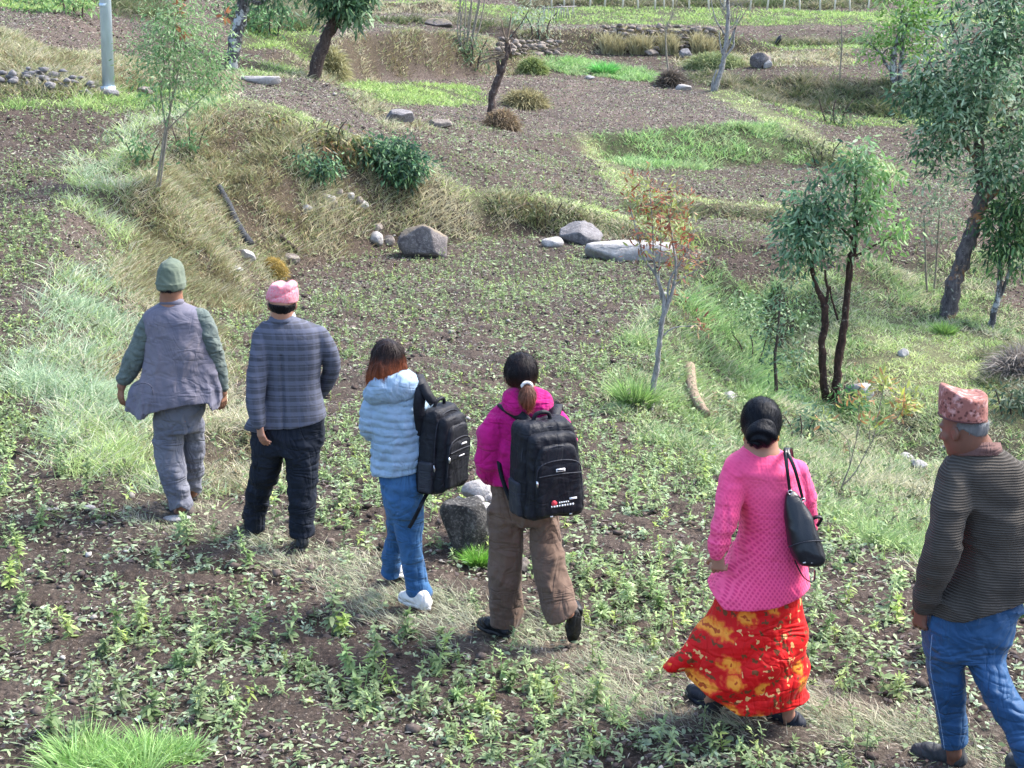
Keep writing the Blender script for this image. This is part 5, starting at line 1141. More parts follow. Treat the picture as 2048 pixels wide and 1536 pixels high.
def hairmat(name, top, low=None, z0=0, z1=1, rough=.42):
    m = NT(name); o = m.obj(); n = m.noise(m.mapv(o, (1, 1, .12)), 90, 4, .7); c = top
    if low:
        z = m.n('ShaderNodeSeparateXYZ', {0: o}).outputs[2]; t = m.math('ADD', m.math('MULTIPLY', m.math('SUBTRACT', z, z0), 1/(z1-z0)), m.math('MULTIPLY', m.math('SUBTRACT', n, .5), .8))
        c = m.mix(m.ramp(t, [(0.0, 0.0), (1.0, 1.0)]), low, top)
    c = m.mix(m.ramp(n, [(.45, 0.0), (.8, .25)]), c, (.09, .05, .035) if low else (.02, .024, .032)); m.base(c); m.rough(rough, .12)
    m.bump(n, .8, .006); return m.m
def strands(g, amp=.003, f=90, seed=5):
    g.disp(lambda x, y, z: amp*vn(x*f, y*f, z*7, seed)+amp*.7*vn(x*f*.4, y*f*.4, z*4, seed+1))
def rot(v, yaw): c, s_ = math.cos(yaw), math.sin(yaw); v = np.asarray(v, float); return np.stack([v[..., 0]*c-v[..., 1]*s_, v[..., 0]*s_+v[..., 1]*c, v[..., 2]], -1)
SK1 = skin('skin_brown', (.20,.095,.06), (.28,.14,.09)); SK2 = skin('skin_tan', (.30,.15,.10), (.38,.20,.14)); SK3 = skin('skin_deep', (.12,.055,.038), (.20,.095,.065))
def fabric_line(m, coord, period, width):
    f = m.math('FRACT', m.math('DIVIDE', coord, period)); return m.math('LESS_THAN', m.math('ABSOLUTE', m.math('SUBTRACT', f, .5)), width/period/2)
def xyz(m, o): s_ = m.n('ShaderNodeSeparateXYZ', {0: o}); return s_.outputs[0], s_.outputs[1], s_.outputs[2]
BLK = cloth('black_shoe', (.006,.007,.009), (.016,.018,.022), rough=.45, sheen=0, wb=.05); SOLE = cloth('sole_rubber', (.02,.02,.022), (.05,.05,.05), rough=.7, sheen=0)
def face_yaw(s): return s.hs[0]
def hair_cap(s, name, mat, rad, hem, top=None, front=.02, k=.004, yaw=0.0, extra=(), st=.0025, tgt=None, ns=500, sl=.03):
    C = s.Lh(0, -.012, .02); f = s.Lh(0, 1, 0)-s.Lh(0, 0, 0); f = unit(f)
    rad = np.array(rad)*s.hs[2]; g = Grid(C-rad.max()-.22, C+rad.max()+.12, .0055); g.ell(C, rad, .01, s.hs[0], 'u', s.hs[1])
    for e in extra:
        if e[0] == 'e': g.ell(s.P(*e[1]), e[2], .03, *(e[3:] or []))
        else: g.chain(s.ch(e[1]), .025)
    strands(g, st)
    g.cut(lambda x, y, z: (x-C[0])*f[0]+(y-C[1])*f[1]+(z-C[2])*f[2]*0-front-np.maximum(0, (z-C[2])-.02)*.8, .01)
    if hem: hf = s.line(hem); g.cut(lambda x, y, z: hf(x)-z, .01)
    if top: tf_ = s.line(top); g.cut(lambda x, y, z: z-tf_(x), .004)
    V, Q = g.mesh(); o = meshobj(name, V, Q, mat, s.root); s.strands(o, tgt if tgt is not None else np.zeros(3), mat, ns, sl); return o

# ================= man in beanie and sleeveless waistcoat
p = Person((352,1034), 'person in a green beanie and long faded grey waistcoat leading the line'); A = p
p.body(SK1, (342,568), .0, 0, (342,600), [(612,315,378,.06),(640,300,398,.10),(720,312,405,.10),(800,318,402,.11),(840,320,400,.11)],
  [[(300,640,15),(262,722,12,.02),(243,772,9)], [(402,640,15),(428,705,12,.05),(445,785,9,.05)]],
  [[(338,840,24),(342,930,17,.0),(364,1012,11,-.02),(352,1024,8,.08)], [(378,840,22,.1),(385,920,15,.2),(384,985,11,.34)]],
  [((243,768),(-.15,.05,-1),(.6,.5,0),-1,.45,.95), ((445,778,.05),(.0,.1,-1),(-.7,.3,0),1,.5,.95)])
SLV = cloth('grey_green_jersey', (.075,.10,.095), (.13,.155,.14), wb=.3)
p.garment('shirt_sleeves', SLV, chains=[[(303,640,20),(284,685,21),(265,727,19),(247,760,14)], [(402,636,20),(422,685,19),(436,735,16,.04),(445,772,12,.05)]], stack=[(598,326,362,.058),(606,322,366,.062),(640,300,400,.10)],
  folds=lambda x, y, z: .006*ridges(x, y, z, 6, 6, 17, 3)+.003*vn(x*40, y*40, z*40, 4))
VST = cloth('faded_waistcoat', (.105,.105,.14), (.175,.16,.19), 5, wb=.25, mix=lambda m, o, c: m.mix(m.ramp(m.noise(m.mapv(o, (1, 1, .4)), 3.2, 3), [(.45, 0.0), (.7, .7)]), c, (.075,.085,.14)), crease=.5)
p.garment('waistcoat', VST, [(602,323,364,.060),(610,312,377,.075),(622,294,404,.10),(640,288,415,.12),(680,294,420,.13),(735,288,428,.14),(790,266,436,.165),(845,256,440,.17)], chains=[[(284,790,26,-.02),(283,818,25,-.02)]],
  hem=[(250,832),(262,834),(276,840),(289,838),(296,828),(329,818),(374,809),(414,811),(420,826),(428,829),(432,812),(445,808)],
  folds=lambda x, y, z: (.005+.018*np.clip((1.3-(z-p.gz))*1.6, 0, 1))*ridges(x, y, z, 10, 5, 1.5, 11)+.003*ridges(x, y, z, 14, 9, 12, 12), n=2.3)
loop(p, (344,603), .066, .062, .012, .016, 'waistcoat_collar', VST)
for q in ((268,775,300,778),):
    S_ = Solid(); S_.tube(resample([p.P(268,772,-.21), p.P(285,766,-.225), p.P(302,772,-.22), p.P(306,790,-.215)], 12), [.0035]*12, 6); S_.build('pocket_welt', cloth('dark_seam', (.07,.07,.1), (.1,.1,.13)), p.root)
TR1 = cloth('washed_grey_trousers', (.095,.10,.135), (.17,.175,.205), 5, wb=.25)
p.garment('trousers', TR1, [(800,318,408,.11),(835,314,404,.11),(862,314,400,.10)], chains=[[(340,840,29),(337,905,28),(347,955,25,-.03),(362,1003,21,-.03),(364,1030,20,-.03)], [(384,840,24,.08),(387,905,20,.16),(386,945,19,.24),(385,985,17,.3)]],
  hem=[(300,1020),(335,1023),(381,1018),(384,982,.25),(410,976,.25)], folds=lambda x, y, z: .009*ridges(x, y, z, 5, 5, 12, 21)+.005*ridges(x, y, z, 16, 8, 3, 22), k=.02)
SHO = cloth('worn_brown_shoe', (.06,.05,.045), (.13,.11,.10), rough=.7, sheen=0)
p.shoe((384,1034,p.gd(378,1036)-.02), (-.75,.62,.03), SHO, SOLE, .25, .044, .075); p.shoe((388,1000,p.gd(388,1000)), (-.3,.9,.0), SHO, SOLE, .25)
BEAN = cloth('green_wool', (.085,.11,.08), (.14,.17,.13), 8, wb=.6, crease=.2)
p.garment('beanie', BEAN, [(579,314,370,.105),(572,313,371,.108),(552,315,369,.108),(535,318,366,.10),(524,325,359,.075),(517,334,350,.035)], ells=[((341,516),(.012,.012,.012))], folds=lambda x, y, z: .0035*ridges(x, y, z, 25, 25, 14, 31)+.004*(np.abs(z-p.P(340,564)[2]) < .006), n=2.1, k=.01)
HB = hairmat('black_hair', (.006,.006,.008)); hair_cap(p, 'hair', HB, (.080,.099,.096), [(300,583),(390,583)], [(300,574),(390,574)], -.01)

# ================= man in checked blazer
p = Person((600,1100), 'person in a pink cap and dark checked blazer with one arm bent'); B = p
p.body(SK2, (565,607), .05, .05, (565,638), [(648,538,600,.06),(680,525,630,.10),(760,530,626,.10),(840,522,634,.11),(880,520,630,.11)],
  [[(520,680,15),(512,770,12,-.10),(518,848,9,-.165)], [(640,680,15),(664,732,12,.05),(645,775,9,.2)]],
  [[(545,890,24,.02),(530,960,18,.12),(508,1045,11,.24)], [(602,890,24),(602,1000,17),(600,1075,11),(605,1092,9,.06)]],
  [((518,845,-.165),(.12,.0,-1),(.65,.6,0),-1,.45,.95), ((644,770,.2),(-.5,.75,-.3),(0,0,-1),1,.5,.9)])
def plaid(m, o, c):
    x, y, z = xyz(m, o); a = fabric_line(m, z, .062, .024); b2 = fabric_line(m, m.math('ADD', x, m.math('MULTIPLY', y, .6)), .062, .020); l2 = fabric_line(m, m.math('ADD', z, .024), .062, .004)
    c = m.mix(m.math('MULTIPLY', a, .6), c, (.115,.125,.175)); c = m.mix(m.math('MULTIPLY', b2, .3), c, (.10,.11,.16)); return m.mix(m.math('MULTIPLY', l2, .5), c, (.14,.15,.21))
BLZ = cloth('checked_wool', (.042,.046,.062), (.072,.076,.096), 6, wb=.3, mix=plaid, crease=.12)
p.garment('blazer', BLZ, [(636,540,594,.062),(646,524,620,.082),(657,514,642,.10),(675,520,646,.12),(710,527,644,.125),(758,530,640,.12),(800,524,647,.13),(845,492,655,.145),(880,486,660,.15)],
  chains=[[(525,672,20,-.02),(521,702,20,-.06),(513,762,19,-.11),(511,810,17,-.14),(517,845,14,-.16)], [(636,670,20),(655,700,19,.02),(663,735,17.5,.06),(652,768,15,.14),(636,790,13,.2)]],
  hem=[(480,866),(520,867),(531,862),(534,859),(584,858),(625,851),(660,841)], folds=lambda x, y, z: .0035*ridges(x, y, z, 7, 5, 3, 41)+.004*ridges(x, y, z, 5, 5, 14, 42)*(x < p.P(535,760)[0])*(z > p.P(0,820)[2])-.012*np.exp(-((x-p.P(541,0)[0])/.008)**2)*(z < p.P(0,700)[2])*(y < p.D), n=2.5, k=.006, h=.007)
loop(p, (566,640), .072, .064, .012, .020, 'blazer_collar', BLZ); 
SHW = cloth('pale_blue_shirt', (.45,.55,.62), (.6,.68,.74)); loop(p, (566,629), .064, .056, .008, .012, 'shirt_collar', SHW)
TR2 = cloth('navy_trousers', (.006,.009,.016), (.016,.021,.034), 5, wb=.15, sheen=.15)
p.garment('trousers', TR2, [(820,512,648,.12),(860,508,642,.125),(905,505,637,.11)], chains=[[(540,890,32,.0),(532,935,29,.06),(517,985,24,.14),(509,1035,22,.22),(510,1075,19,.24)], [(604,890,34,0),(604,935,32,0),(603,1000,26,0),(603,1050,23.5,0),(603,1095,22,0)]],
  hem=[(480,1056,.22),(500,1065,.22),(535,1067,.22),(568,1070),(578,1076),(626,1074),(650,1070)], folds=lambda x, y, z: .008*ridges(x, y, z, 5, 5, 11, 51)+.006*ridges(x, y, z, 15, 8, 2.0, 52)+.006*np.exp(-((x-p.P(617,0)[0])/.01)**2), k=.02)
p.shoe((604,1102,p.gd(603,1106)-.03), (-.15,.95,.0), BLK, SOLE, .26, .046); 
dfo = p.gd(505,1064); p.shoe((492,1040,dfo-.05), (.10,.85,-.50), BLK, SOLE, .26, .046, up=(0,.4,.9))
def pinkcap(m, o, c):
    v = m.n('ShaderNodeTexVoronoi', {'Vector': o, 'Scale': 75.0}); return m.mix(m.math('MULTIPLY', m.math('LESS_THAN', v.outputs['Distance'], .42), .65), c, (.62,.12,.16))
CAP2 = cloth('pink_cap_fabric', (.50,.17,.21), (.62,.30,.33), 9, mix=pinkcap, crease=.2)
p.garment('cap', CAP2, [(606,532,597,.108),(600,531,597,.108),(585,534,597,.104),(570,540,595,.092),(560,545,592,.085)], top=[(530,578),(545,566),(560,564),(568,570),(580,562),(592,563),(600,572)], hem=[(528,597),(565,601),(600,604)], n=2.2, folds=lambda x, y, z: .002*vn(x*30, y*30, z*30, 7)-.008*np.exp(-(((z-p.P(0,580)[2])-(x-p.P(560,0)[0])*.4)/.006)**2))
hair_cap(p, 'hair', HB, (.082,.100,.097), [(528,620),(540,626),(590,626),(600,618)], [(520,602),(610,606)], -.005)

# ================= girl in light blue puffer jacket
p = Person((836,1218), 'person with long auburn tipped hair in a pale blue puffer jacket and jeans'); C3 = p
p.body(SK2, (773,720), .55, .12, (785,755), [(770,762,830,.06),(800,755,838,.085),(880,765,835,.09),(950,765,832,.10),(1000,775,835,.10)],
  [[(752,800,14),(742,852,11,.02),(765,862,8,.2)], [(842,800,14,.02),(856,860,11,.1),(830,870,8,.25)]],
  [[(790,1010,22,.05),(788,1070,16,.12),(777,1145,10,.16)], [(820,1010,24),(824,1100,16),(838,1190,10),(836,1206,8,.06)]],
  [((765,862,.2),(.8,.5,.1),(0,0,-1),1,.6,.85), ((830,870,.25),(-.6,.5,.3),(0,0,-1),1,.6,.85)], hsc=.95)
PUF = cloth('pale_blue_nylon', (.20,.30,.41), (.28,.38,.49), 4, rough=.5, wb=.05, sheen=.1, crease=.5)
def quilt(x, y, z): return .0075*np.abs(np.sin((z+.03*vn(x*5, y*5, z*5, 9))*math.pi/.044))**.6+.005*vn(x*30, y*30, z*25, 61)+.005*ridges(x, y, z, 16, 16, 10, 62)
p.garment('puffer_jacket', PUF, [(758,768,828,.065),(768,752,842,.08),(785,738,850,.10),(820,735,855,.115),(870,746,850,.115),(925,745,846,.118),(965,740,846,.12)],
  chains=[[(752,800,20,-.01),(742,835,20,-.03),(742,862,17,.02),(762,868,13,.16)], [(842,798,20,.02),(855,840,18,.08),(845,872,15,.2)]], hem=[(730,955),(745,957),(791,954),(850,944)], folds=quilt, k=.008, n=2.3, h=.006)
p.garment('hood', PUF, ells=[((782,776,-.10),(.125,.055,.085)),((806,768,-.07),(.085,.06,.07)),((752,788,-.075),(.065,.045,.055)),((780,758,-.03),(.11,.07,.055))], folds=lambda x, y, z: .009*ridges(x, y, z, 10, 10, 9, 66)+.002*vn(x*45, y*45, z*35, 67), k=.04, h=.006)
DEN = cloth('blue_denim', (.020,.075,.185), (.045,.125,.26), 6, wb=.4, mix=lambda m, o, c: m.mix(m.ramp(m.noise(o, 3), [(.5, 0.0), (.7, .45)]), c, (.07,.165,.32)))
p.garment('jeans', DEN, [(935,756,843,.10),(960,760,845,.112),(1000,766,846,.115),(1030,774,844,.108)], chains=[[(800,1015,27,.03),(797,1060,22,.09),(785,1110,19.5,.14),(779,1145,18.5,.16),(777,1180,18,.17)], [(816,1020,29,-.01),(817,1060,26,-.01),(824,1115,21.5,-.01),(833,1160,21,0),(841,1195,25,0),(843,1215,26,0)]],
  hem=[(755,1148,.16),(775,1160,.16),(797,1160,.16),(803,1200),(830,1203),(868,1192)], folds=lambda x, y, z: .006*ridges(x, y, z, 6, 6, 13, 71)+.003*ridges(x, y, z, 18, 8, 4, 72), k=.015)
WSH = cloth('white_canvas', (.55,.53,.50), (.7,.68,.66), sheen=.1); WSL = cloth('white_rubber', (.6,.58,.55), (.75,.73,.7), sheen=0)
p.shoe((860,1219,p.gd(850,1224)-.05), (-.75,.62,.02), WSH, WSL, .235, .040, .065); p.shoe((768,1150,p.gd(775,1172)-.03), (.62,.6,-.30), WSH, WSL, .235, .040, up=(0,.3,.95))
HO = hairmat('ombre_hair', (.012,.007,.007), (.28,.075,.028), float(p.P(0,760)[2]-p.gz), float(p.P(0,706)[2]-p.gz))
hair_cap(p, 'hair', HO, (.090,.106,.104), None, None, .03, extra=[('c', [(775,716,29,-.02),(770,740,31,-.05),(757,756,24,-.06),(747,766,12,-.06)]), ('c', [(785,722,25,-.01),(792,738,22,-.03),(793,750,14,-.05)])], st=.004, ns=2600, sl=.09)
PG = p

# ================= woman in magenta jacket
p = Person((1010,1272), 'person with a short ponytail in a magenta hooded jacket and wide brown trousers'); D4 = p
p.body(SK2, (1040,749), .3, .05, (1045,785), [(800,1020,1085,.06),(830,1005,1110,.09),(900,1005,1115,.10),(975,1005,1105,.10),(1030,1005,1100,.10)],
  [[(1000,840,14),(975,905,11),(990,965,8,.08)], [(1115,840,14),(1138,900,11,.06),(1120,930,8,.25)]],
  [[(1018,1040,24),(1013,1150,17),(1010,1245,11),(1000,1262,8,.05)], [(1085,1040,24,-.02),(1100,1140,17,-.1),(1138,1225,11,-.2)]],
  [((990,962,.08),(.5,.6,-.6),(0,0,-1),1,.6,.88), ((1120,930,.25),(-.5,.7,-.1),(0,0,-1),1,.6,.88)], hsc=.97)
MAG = cloth('magenta_fleece', (.34,.003,.10), (.46,.008,.17), 5, wb=.2, sheen=.4)
p.garment('jacket', MAG, [(798,1020,1090,.065),(812,1000,1108,.085),(835,988,1124,.11),(880,985,1132,.125),(930,984,1126,.125),(965,984,1122,.12),(1000,990,1118,.12)],
  chains=[[(1000,840,22,-.02),(981,872,24,-.04),(975,905,23,-.05),(974,938,20,-.03),(989,966,15,.04)], [(1110,838,21),(1128,868,20,.02),(1133,905,17,.1),(1115,928,14,.2)]], hem=[(950,979),(985,980),(1000,975),(1050,985),(1130,985)], folds=lambda x, y, z: .012*ridges(x, y, z, 5, 5, 9, 81)+.004*vn(x*25, y*25, z*20, 82), k=.012, h=.007)
p.garment('hood', MAG, ells=[((1052,812,-.095),(.115,.05,.055)),((1030,795,-.07),(.06,.05,.05)),((1082,805,-.06),(.06,.05,.06)),((1050,790,-.02),(.10,.075,.045))], folds=lambda x, y, z: .006*ridges(x, y, z, 14, 14, 12, 83), k=.035, h=.006)
BRN = cloth('brown_twill', (.085,.055,.04), (.15,.10,.075), 5, wb=.2)
p.garment('trousers', BRN, [(965,992,1112,.115),(1000,985,1115,.12),(1045,984,1115,.115)], chains=[[(1015,1040,31),(1013,1100,30.5),(1011,1180,29.5),(1011,1240,27.5),(1011,1280,27)], [(1086,1040,30,-.02),(1090,1090,30,-.05),(1102,1150,29,-.10),(1120,1215,30,-.17),(1128,1260,30,-.2)]],
  hem=[(975,1252),(1040,1256),(1075,1250,-.17),(1092,1248,-.17),(1125,1237,-.17),(1155,1217,-.17)], folds=lambda x, y, z: .012*ridges(x, y, z, 4, 4, 7, 91)+.009*ridges(x, y, z, 13, 8, 1.6, 92), k=.012)
p.shoe((1022,1274,p.gd(1010,1277)-.04), (-.72,.66,.0), BLK, SOLE, .24, .042, .06)
dfo = p.gd(1145,1290); p.shoe((1152,1222,dfo-.10), (-.06,.42,-.90), BLK, SOLE, .24, .040, up=(0,.9,.42))
HP = hairmat('tied_hair', (.006,.005,.007), (.12,.045,.03), float(p.P(0,790)[2]-p.gz), float(p.P(0,745)[2]-p.gz))
hair_cap(p, 'hair', HP, (.091,.104,.101), [(1000,764),(1015,772),(1050,778),(1080,764)], None, .02, extra=[('c', [(1042,752,26,-.05),(1052,768,12,-.085)])], tgt=p.P(1054,772,-.12), ns=2200, sl=.06)
HT = hairmat('ponytail_hair', (.10,.045,.03), (.34,.10,.05), float(p.P(0,812)[2]-p.gz), float(p.P(0,775)[2]-p.gz)); g = Grid(p.P(1055,795,-.14)-.13, p.P(1055,795,-.14)+.13, .005); g.chain(p.ch([(1054,770,7,-.10),(1055,782,13,-.12),(1055,797,15,-.14),(1058,808,7,-.145)]), .01); strands(g, .004, 110); V, Q = g.mesh(); po = meshobj('ponytail', V, Q, HT, p.root); p.strands(po, np.zeros(3), HT, 700, .07)
th = np.linspace(0, 2*math.pi, 20); cc_ = p.P(1054,771,-.115); S_ = Solid(); S_.tube([cc_+np.array([math.cos(t)*.024, -.01, math.sin(t)*.018]) for t in th], [.0085]*20, 8, .12); S_.build('hair_band', WSH, p.root)
PW = p

# ================= woman in pink sweater and red skirt
p = Person((1560,1455), 'person with a black low bun in a long pink sweater and red floral skirt'); E5 = p
p.body(SK2, (1521,848), .0, .05, (1522,885), [(905,1488,1560,.06),(930,1478,1588,.10),(1050,1495,1598,.11),(1180,1470,1590,.12),(1240,1470,1590,.12)],
  [[(1470,950,17),(1450,1050,13,-.10),(1437,1112,10,-.14)], [(1602,950,17),(1618,1040,13,.05),(1611,1120,10,.08)]],
  [[(1490,1240,28),(1450,1330,19,-.0),(1420,1400,12,.10)], [(1560,1240,28),(1565,1350,19),(1578,1432,12,.0),(1570,1448,9,.08)]],
  [((1436,1106,-.145),(.08,.1,-1),(.35,.9,0),-1,1.2,.88), ((1611,1116,.08),(.0,.3,-1),(-.7,.3,0),1,1.0,.85)], hsc=.97)
def lattice(m, o, c):
    x, y, z = xyz(m, o); h_ = m.math('ADD', x, m.math('MULTIPLY', y, .5)); k = math.pi/.020
    a = m.math('SINE', m.math('MULTIPLY', m.math('ADD', h_, m.math('MULTIPLY', z, .8)), k)); b2 = m.math('SINE', m.math('MULTIPLY', m.math('SUBTRACT', h_, m.math('MULTIPLY', z, .8)), k))
    t = m.math('MULTIPLY', m.math('ABSOLUTE', a), m.math('ABSOLUTE', b2)); fade = m.ramp(m.math('MULTIPLY', z, .6), [(.58, 1.0), (.74, .25)])
    return m.mix(m.math('MULTIPLY', m.ramp(t, [(.3, 0.0), (.8, .75)]), fade), c, (.56,.022,.125))
SWT = cloth('pink_knit', (.78,.070,.20), (.86,.11,.25), 4, wb=.5, sheen=.5, mix=lattice, crease=.4)
bump_n = [n_ for n_ in SWT.node_tree.nodes if n_.type == 'BUMP'][0]
p.garment('sweater', SWT, [(888,1494,1548,.062),(900,1484,1562,.075),(915,1464,1585,.10),(935,1454,1602,.12),(975,1468,1608,.125),(1030,1481,1608,.13),(1075,1478,1606,.135),(1130,1448,1612,.16),(1185,1408,1620,.195),(1240,1385,1632,.22)],
  chains=[[(1472,946,26,-.02),(1460,1000,26,-.07),(1449,1045,24,-.11),(1440,1080,20,-.13),(1436,1105,15.5,-.14)], [(1594,944,25,0),(1610,995,22,.03),(1618,1050,18,.06),(1613,1100,14,.08)]],
  hem=[(1395,1176),(1408,1181),(1430,1205),(1450,1226),(1500,1223),(1554,1217),(1622,1198)], folds=lambda x, y, z: .008*ridges(x, y, z, 5, 5, 4, 101)+.006*ridges(x, y, z, 5, 5, 18, 102)*(x < p.P(1470,1050)[0])-.008*np.exp(-((x-p.P(1481,0)[0])/.01)**2)*(z < p.P(0,990)[2])*(z > p.P(0,1100)[2]), k=.008, n=2.3, h=.007)
def floral(m, o, c):
    mp = m.mapv(o, (1, .7, 1)); wob = m.n('ShaderNodeVectorMath', {0: mp, 1: (0, 0, 0)}, operation='ADD')
    nz = m.n('ShaderNodeTexNoise'); m.set(nz.inputs['Vector'], mp); nz.inputs['Scale'].default_value = 38; nz.inputs['Detail'].default_value = 1
    v2 = m.n('ShaderNodeVectorMath', {0: nz.outputs['Color'], 1: (.5, .5, .5)}, operation='SUBTRACT'); v3 = m.n('ShaderNodeVectorMath', {0: v2.outputs[0]}, operation='SCALE'); v3.inputs['Scale'].default_value = .05
    vv = m.n('ShaderNodeVectorMath', {0: mp, 1: v3.outputs[0]}, operation='ADD').outputs[0]
    sx_, sy_, sz_ = xyz(m, vv); cmb = m.n('ShaderNodeCombineXYZ', {0: m.math('ADD', sx_, m.math('MULTIPLY', sy_, .8)), 1: sz_}); v2d = cmb.outputs[0]
    def spots(scale, thr, keep, col, c, s_=1.0, soft=.015):
        v = m.n('ShaderNodeTexVoronoi', {'Vector': v2d, 'Scale': scale}, voronoi_dimensions='2D'); r_ = m.n('ShaderNodeSeparateColor', {0: v.outputs['Color']}).outputs[0]
        f = m.math('MULTIPLY', m.ramp(v.outputs['Distance'], [(thr-soft, 1.0), (thr+soft, 0.0)]), m.math('GREATER_THAN', r_, keep)); return m.mix(m.math('MULTIPLY', f, s_), c, col), v, r_
    c, _, _ = spots(26, .26, .5, (.07,.05,.015), c, .85); c, _, _ = spots(29.3, .24, .74, (.70,.38,.14), c)
    c, _, _ = spots(9.0, .38, .52, (.60,.04,.012), c); c, _, _ = spots(9.0, .30, .52, (.72,.15,.015), c); c, _, _ = spots(9.0, .22, .52, (.80,.28,.03), c, 1, .06); c, _, _ = spots(9.0, .08, .52, (.40,.06,.01), c)
    return c
SKT = cloth('red_floral_cloth', (.50,.003,.004), (.62,.005,.006), 4, rough=.6, wb=.1, sheen=.15, mix=floral, crease=.8)
p.garment('skirt', SKT, [(1165,1450,1590,.12),(1215,1424,1606,.145),(1260,1400,1613,.18),(1310,1378,1614,.21),(1360,1362,1614,.215),(1400,1380,1614,.215),(1450,1390,1614,.215)], chains=[[(1420,1275,30,.0),(1385,1312,24,-.02),(1352,1332,14,-.03),(1328,1343,5,-.04)]],
  hem=[(1310,1352),(1335,1366),(1360,1378),(1404,1388),(1440,1408),(1471,1424),(1520,1428),(1570,1427),(1615,1422)], n=2.1, k=.05,
  folds=lambda x, y, z:   .011*np.sin(((z-p.gz)-.62*(x-p.root.location.x)+.05*vn(x*4, y*4, z*4, 113))*30+3*vn(x*2, y*2, z*2, 114))*np.clip(1.1-(z-p.gz)*1.3, .15, 1)+.006*ridges(x, y, z, 9, 5, 1.0, 112))
DSH = cloth('dark_slipper', (.008,.010,.018), (.022,.026,.038), sheen=0, rough=.6)
p.shoe((1606,1466,p.gd(1600,1464)), (-.55,.8,.0), DSH, DSH, .25, .045, .045, name='sandal'); p.shoe((1440,1424,p.gd(1430,1424)), (-.5,.85,.0), DSH, DSH, .25, .045, .06)
p.garment('sock', cloth('dark_sock', (.02,.02,.025), (.04,.04,.045)), chains=[[(1424,1385,17,.10),(1426,1412,15,.10)]], h=.006)
HK = hairmat('jet_hair', (.004,.005,.008), rough=.4)
hair_cap(p, 'hair', HK, (.092,.108,.108), [(1480,872),(1500,884),(1545,884),(1562,868)], None, .035, extra=[('e', (1522,868,-.085), (.068,.055,.058))], st=.0018, tgt=p.P(1524,868,-.14), ns=2000, sl=.06)
g = Grid(p.P(1524,866,-.13)-.12, p.P(1524,866,-.13)+.12, .005); g.ell(p.P(1525,866,-.135), (.066,.045,.062), .01); g.ell(p.P(1516,876,-.125), (.05,.04,.042), .02); g.disp(lambda x, y, z: .004*np.sin(np.arctan2(z-p.P(0,866)[2], x-p.P(1525,0)[0])*5+((x-p.P(1525,0)[0])**2+(z-p.P(0,866)[2])**2)**.5*120)); V, Q = g.mesh(); po = meshobj('hair_bun', V, Q, HK, p.root); p.strands(po, p.P(1560,880,-.2), HK, 500, .03)
for x_ in (1488,1557):
    S_ = Solid(); e_ = p.P(x_, 872, 0); S_.tube([e_, e_-np.array([0,0,.012]), e_-np.array([0,0,.022])], [.003,.004,.003], 8); gm = NT('gold'); gm.base((.7,.45,.12)); gm.b.inputs['Metallic'].default_value = 1; gm.rough(.3); S_.build('earring', gm.m, p.root)
PP5 = p

# ================= old man in ribbed brown jacket
p = Person((1888,1538), 'person in a patterned brick pink cap and ribbed dark brown jacket at right'); F6 = p
p.body(SK3, (1927,857), .72, -.25, (1950,895), [(915,1925,1998,.06),(950,1915,2050,.10),(1100,1930,2060,.12),(1230,1890,2020,.12),(1290,1880,1985,.11)],
  [[(1912,965,20),(1888,1090,16,-.1),(1846,1216,11,-.03)], [(2070,965,20),(2105,1090,16,.05),(2100,1210,11,.15)]],
  [[(1895,1290,30),(1897,1390,22),(1908,1505,14),(1895,1530,11,.08)], [(1962,1290,28,-.02),(1998,1390,22,-.15),(2058,1500,14,-.25)]],
  [((1845,1214,-.03),(-.05,.15,-1),(.75,.5,0),-1,1.1,.98), ((2100,1205,.15),(0,.15,-1),(-.7,.4,0),1,.8,.98)], hsc=1.0)
def ribbed(m, o, c):
    x, y, z = xyz(m, o); zz = m.math('ADD', z, m.math('MULTIPLY', m.noise(o, 4, 2), .02)); s_ = m.math('SINE', m.math('MULTIPLY', zz, 2*math.pi/.0105))
    m._rib = s_; return m.mix(m.math('MULTIPLY', m.ramp(m.math('ADD', m.math('MULTIPLY', s_, .5), .5), [(.45, 0.0), (.9, 1.0)]), .5), c, (.12,.108,.095))
RIB = NT('ribbed_corduroy'); o_ = RIB.obj(); n_ = RIB.noise(o_, 5, 4); c_ = RIB.mix(RIB.ramp(n_, [(.3, 0.0), (.7, 1.0)]), (.030,.026,.022), (.066,.057,.046)); c_ = ribbed(RIB, o_, c_); RIB.base(c_); RIB.rough(.9, .15); RIB.b.inputs['Sheen Weight'].default_value = .05
RIB.bump(RIB.math('ADD', RIB._rib, RIB.noise(o_, 300, 2)), .6, .004); RIB = RIB.m
p.garment('jacket', RIB, [(892,1930,1992,.065),(905,1915,2010,.08),(925,1897,2040,.11),(955,1890,2070,.135),(1010,1902,2082,.15),(1070,1912,2086,.155),(1140,1902,2086,.165),(1200,1864,2084,.185),(1280,1848,2084,.20)],
  chains=[[(1914,952,33,-.03),(1901,1005,37,-.09),(1892,1060,37,-.12),(1879,1115,35,-.12),(1862,1160,30,-.08),(1850,1205,22,-.03)], [(2062,955,34),(2095,1040,35,.02),(2105,1120,30,.08),(2100,1190,22,.14)]],
  hem=[(1840,1258),(1880,1255),(1925,1250),(1958,1234),(2046,1209),(2110,1200)], folds=lambda x, y, z: .013*ridges(x, y, z, 6, 5, 1.8, 121)+.008*ridges(x, y, z, 5, 5, 11, 122), k=.008, n=2.3)
COL6 = cloth('brown_collar', (.10,.05,.045), (.15,.085,.075)); loop(p, (1956,897), .080, .072, .022, .024, 'jacket_collar', COL6)
TR6 = cloth('blue_tracksuit', (.012,.055,.135), (.030,.095,.215), 4, rough=.6, wb=.12, sheen=.2)
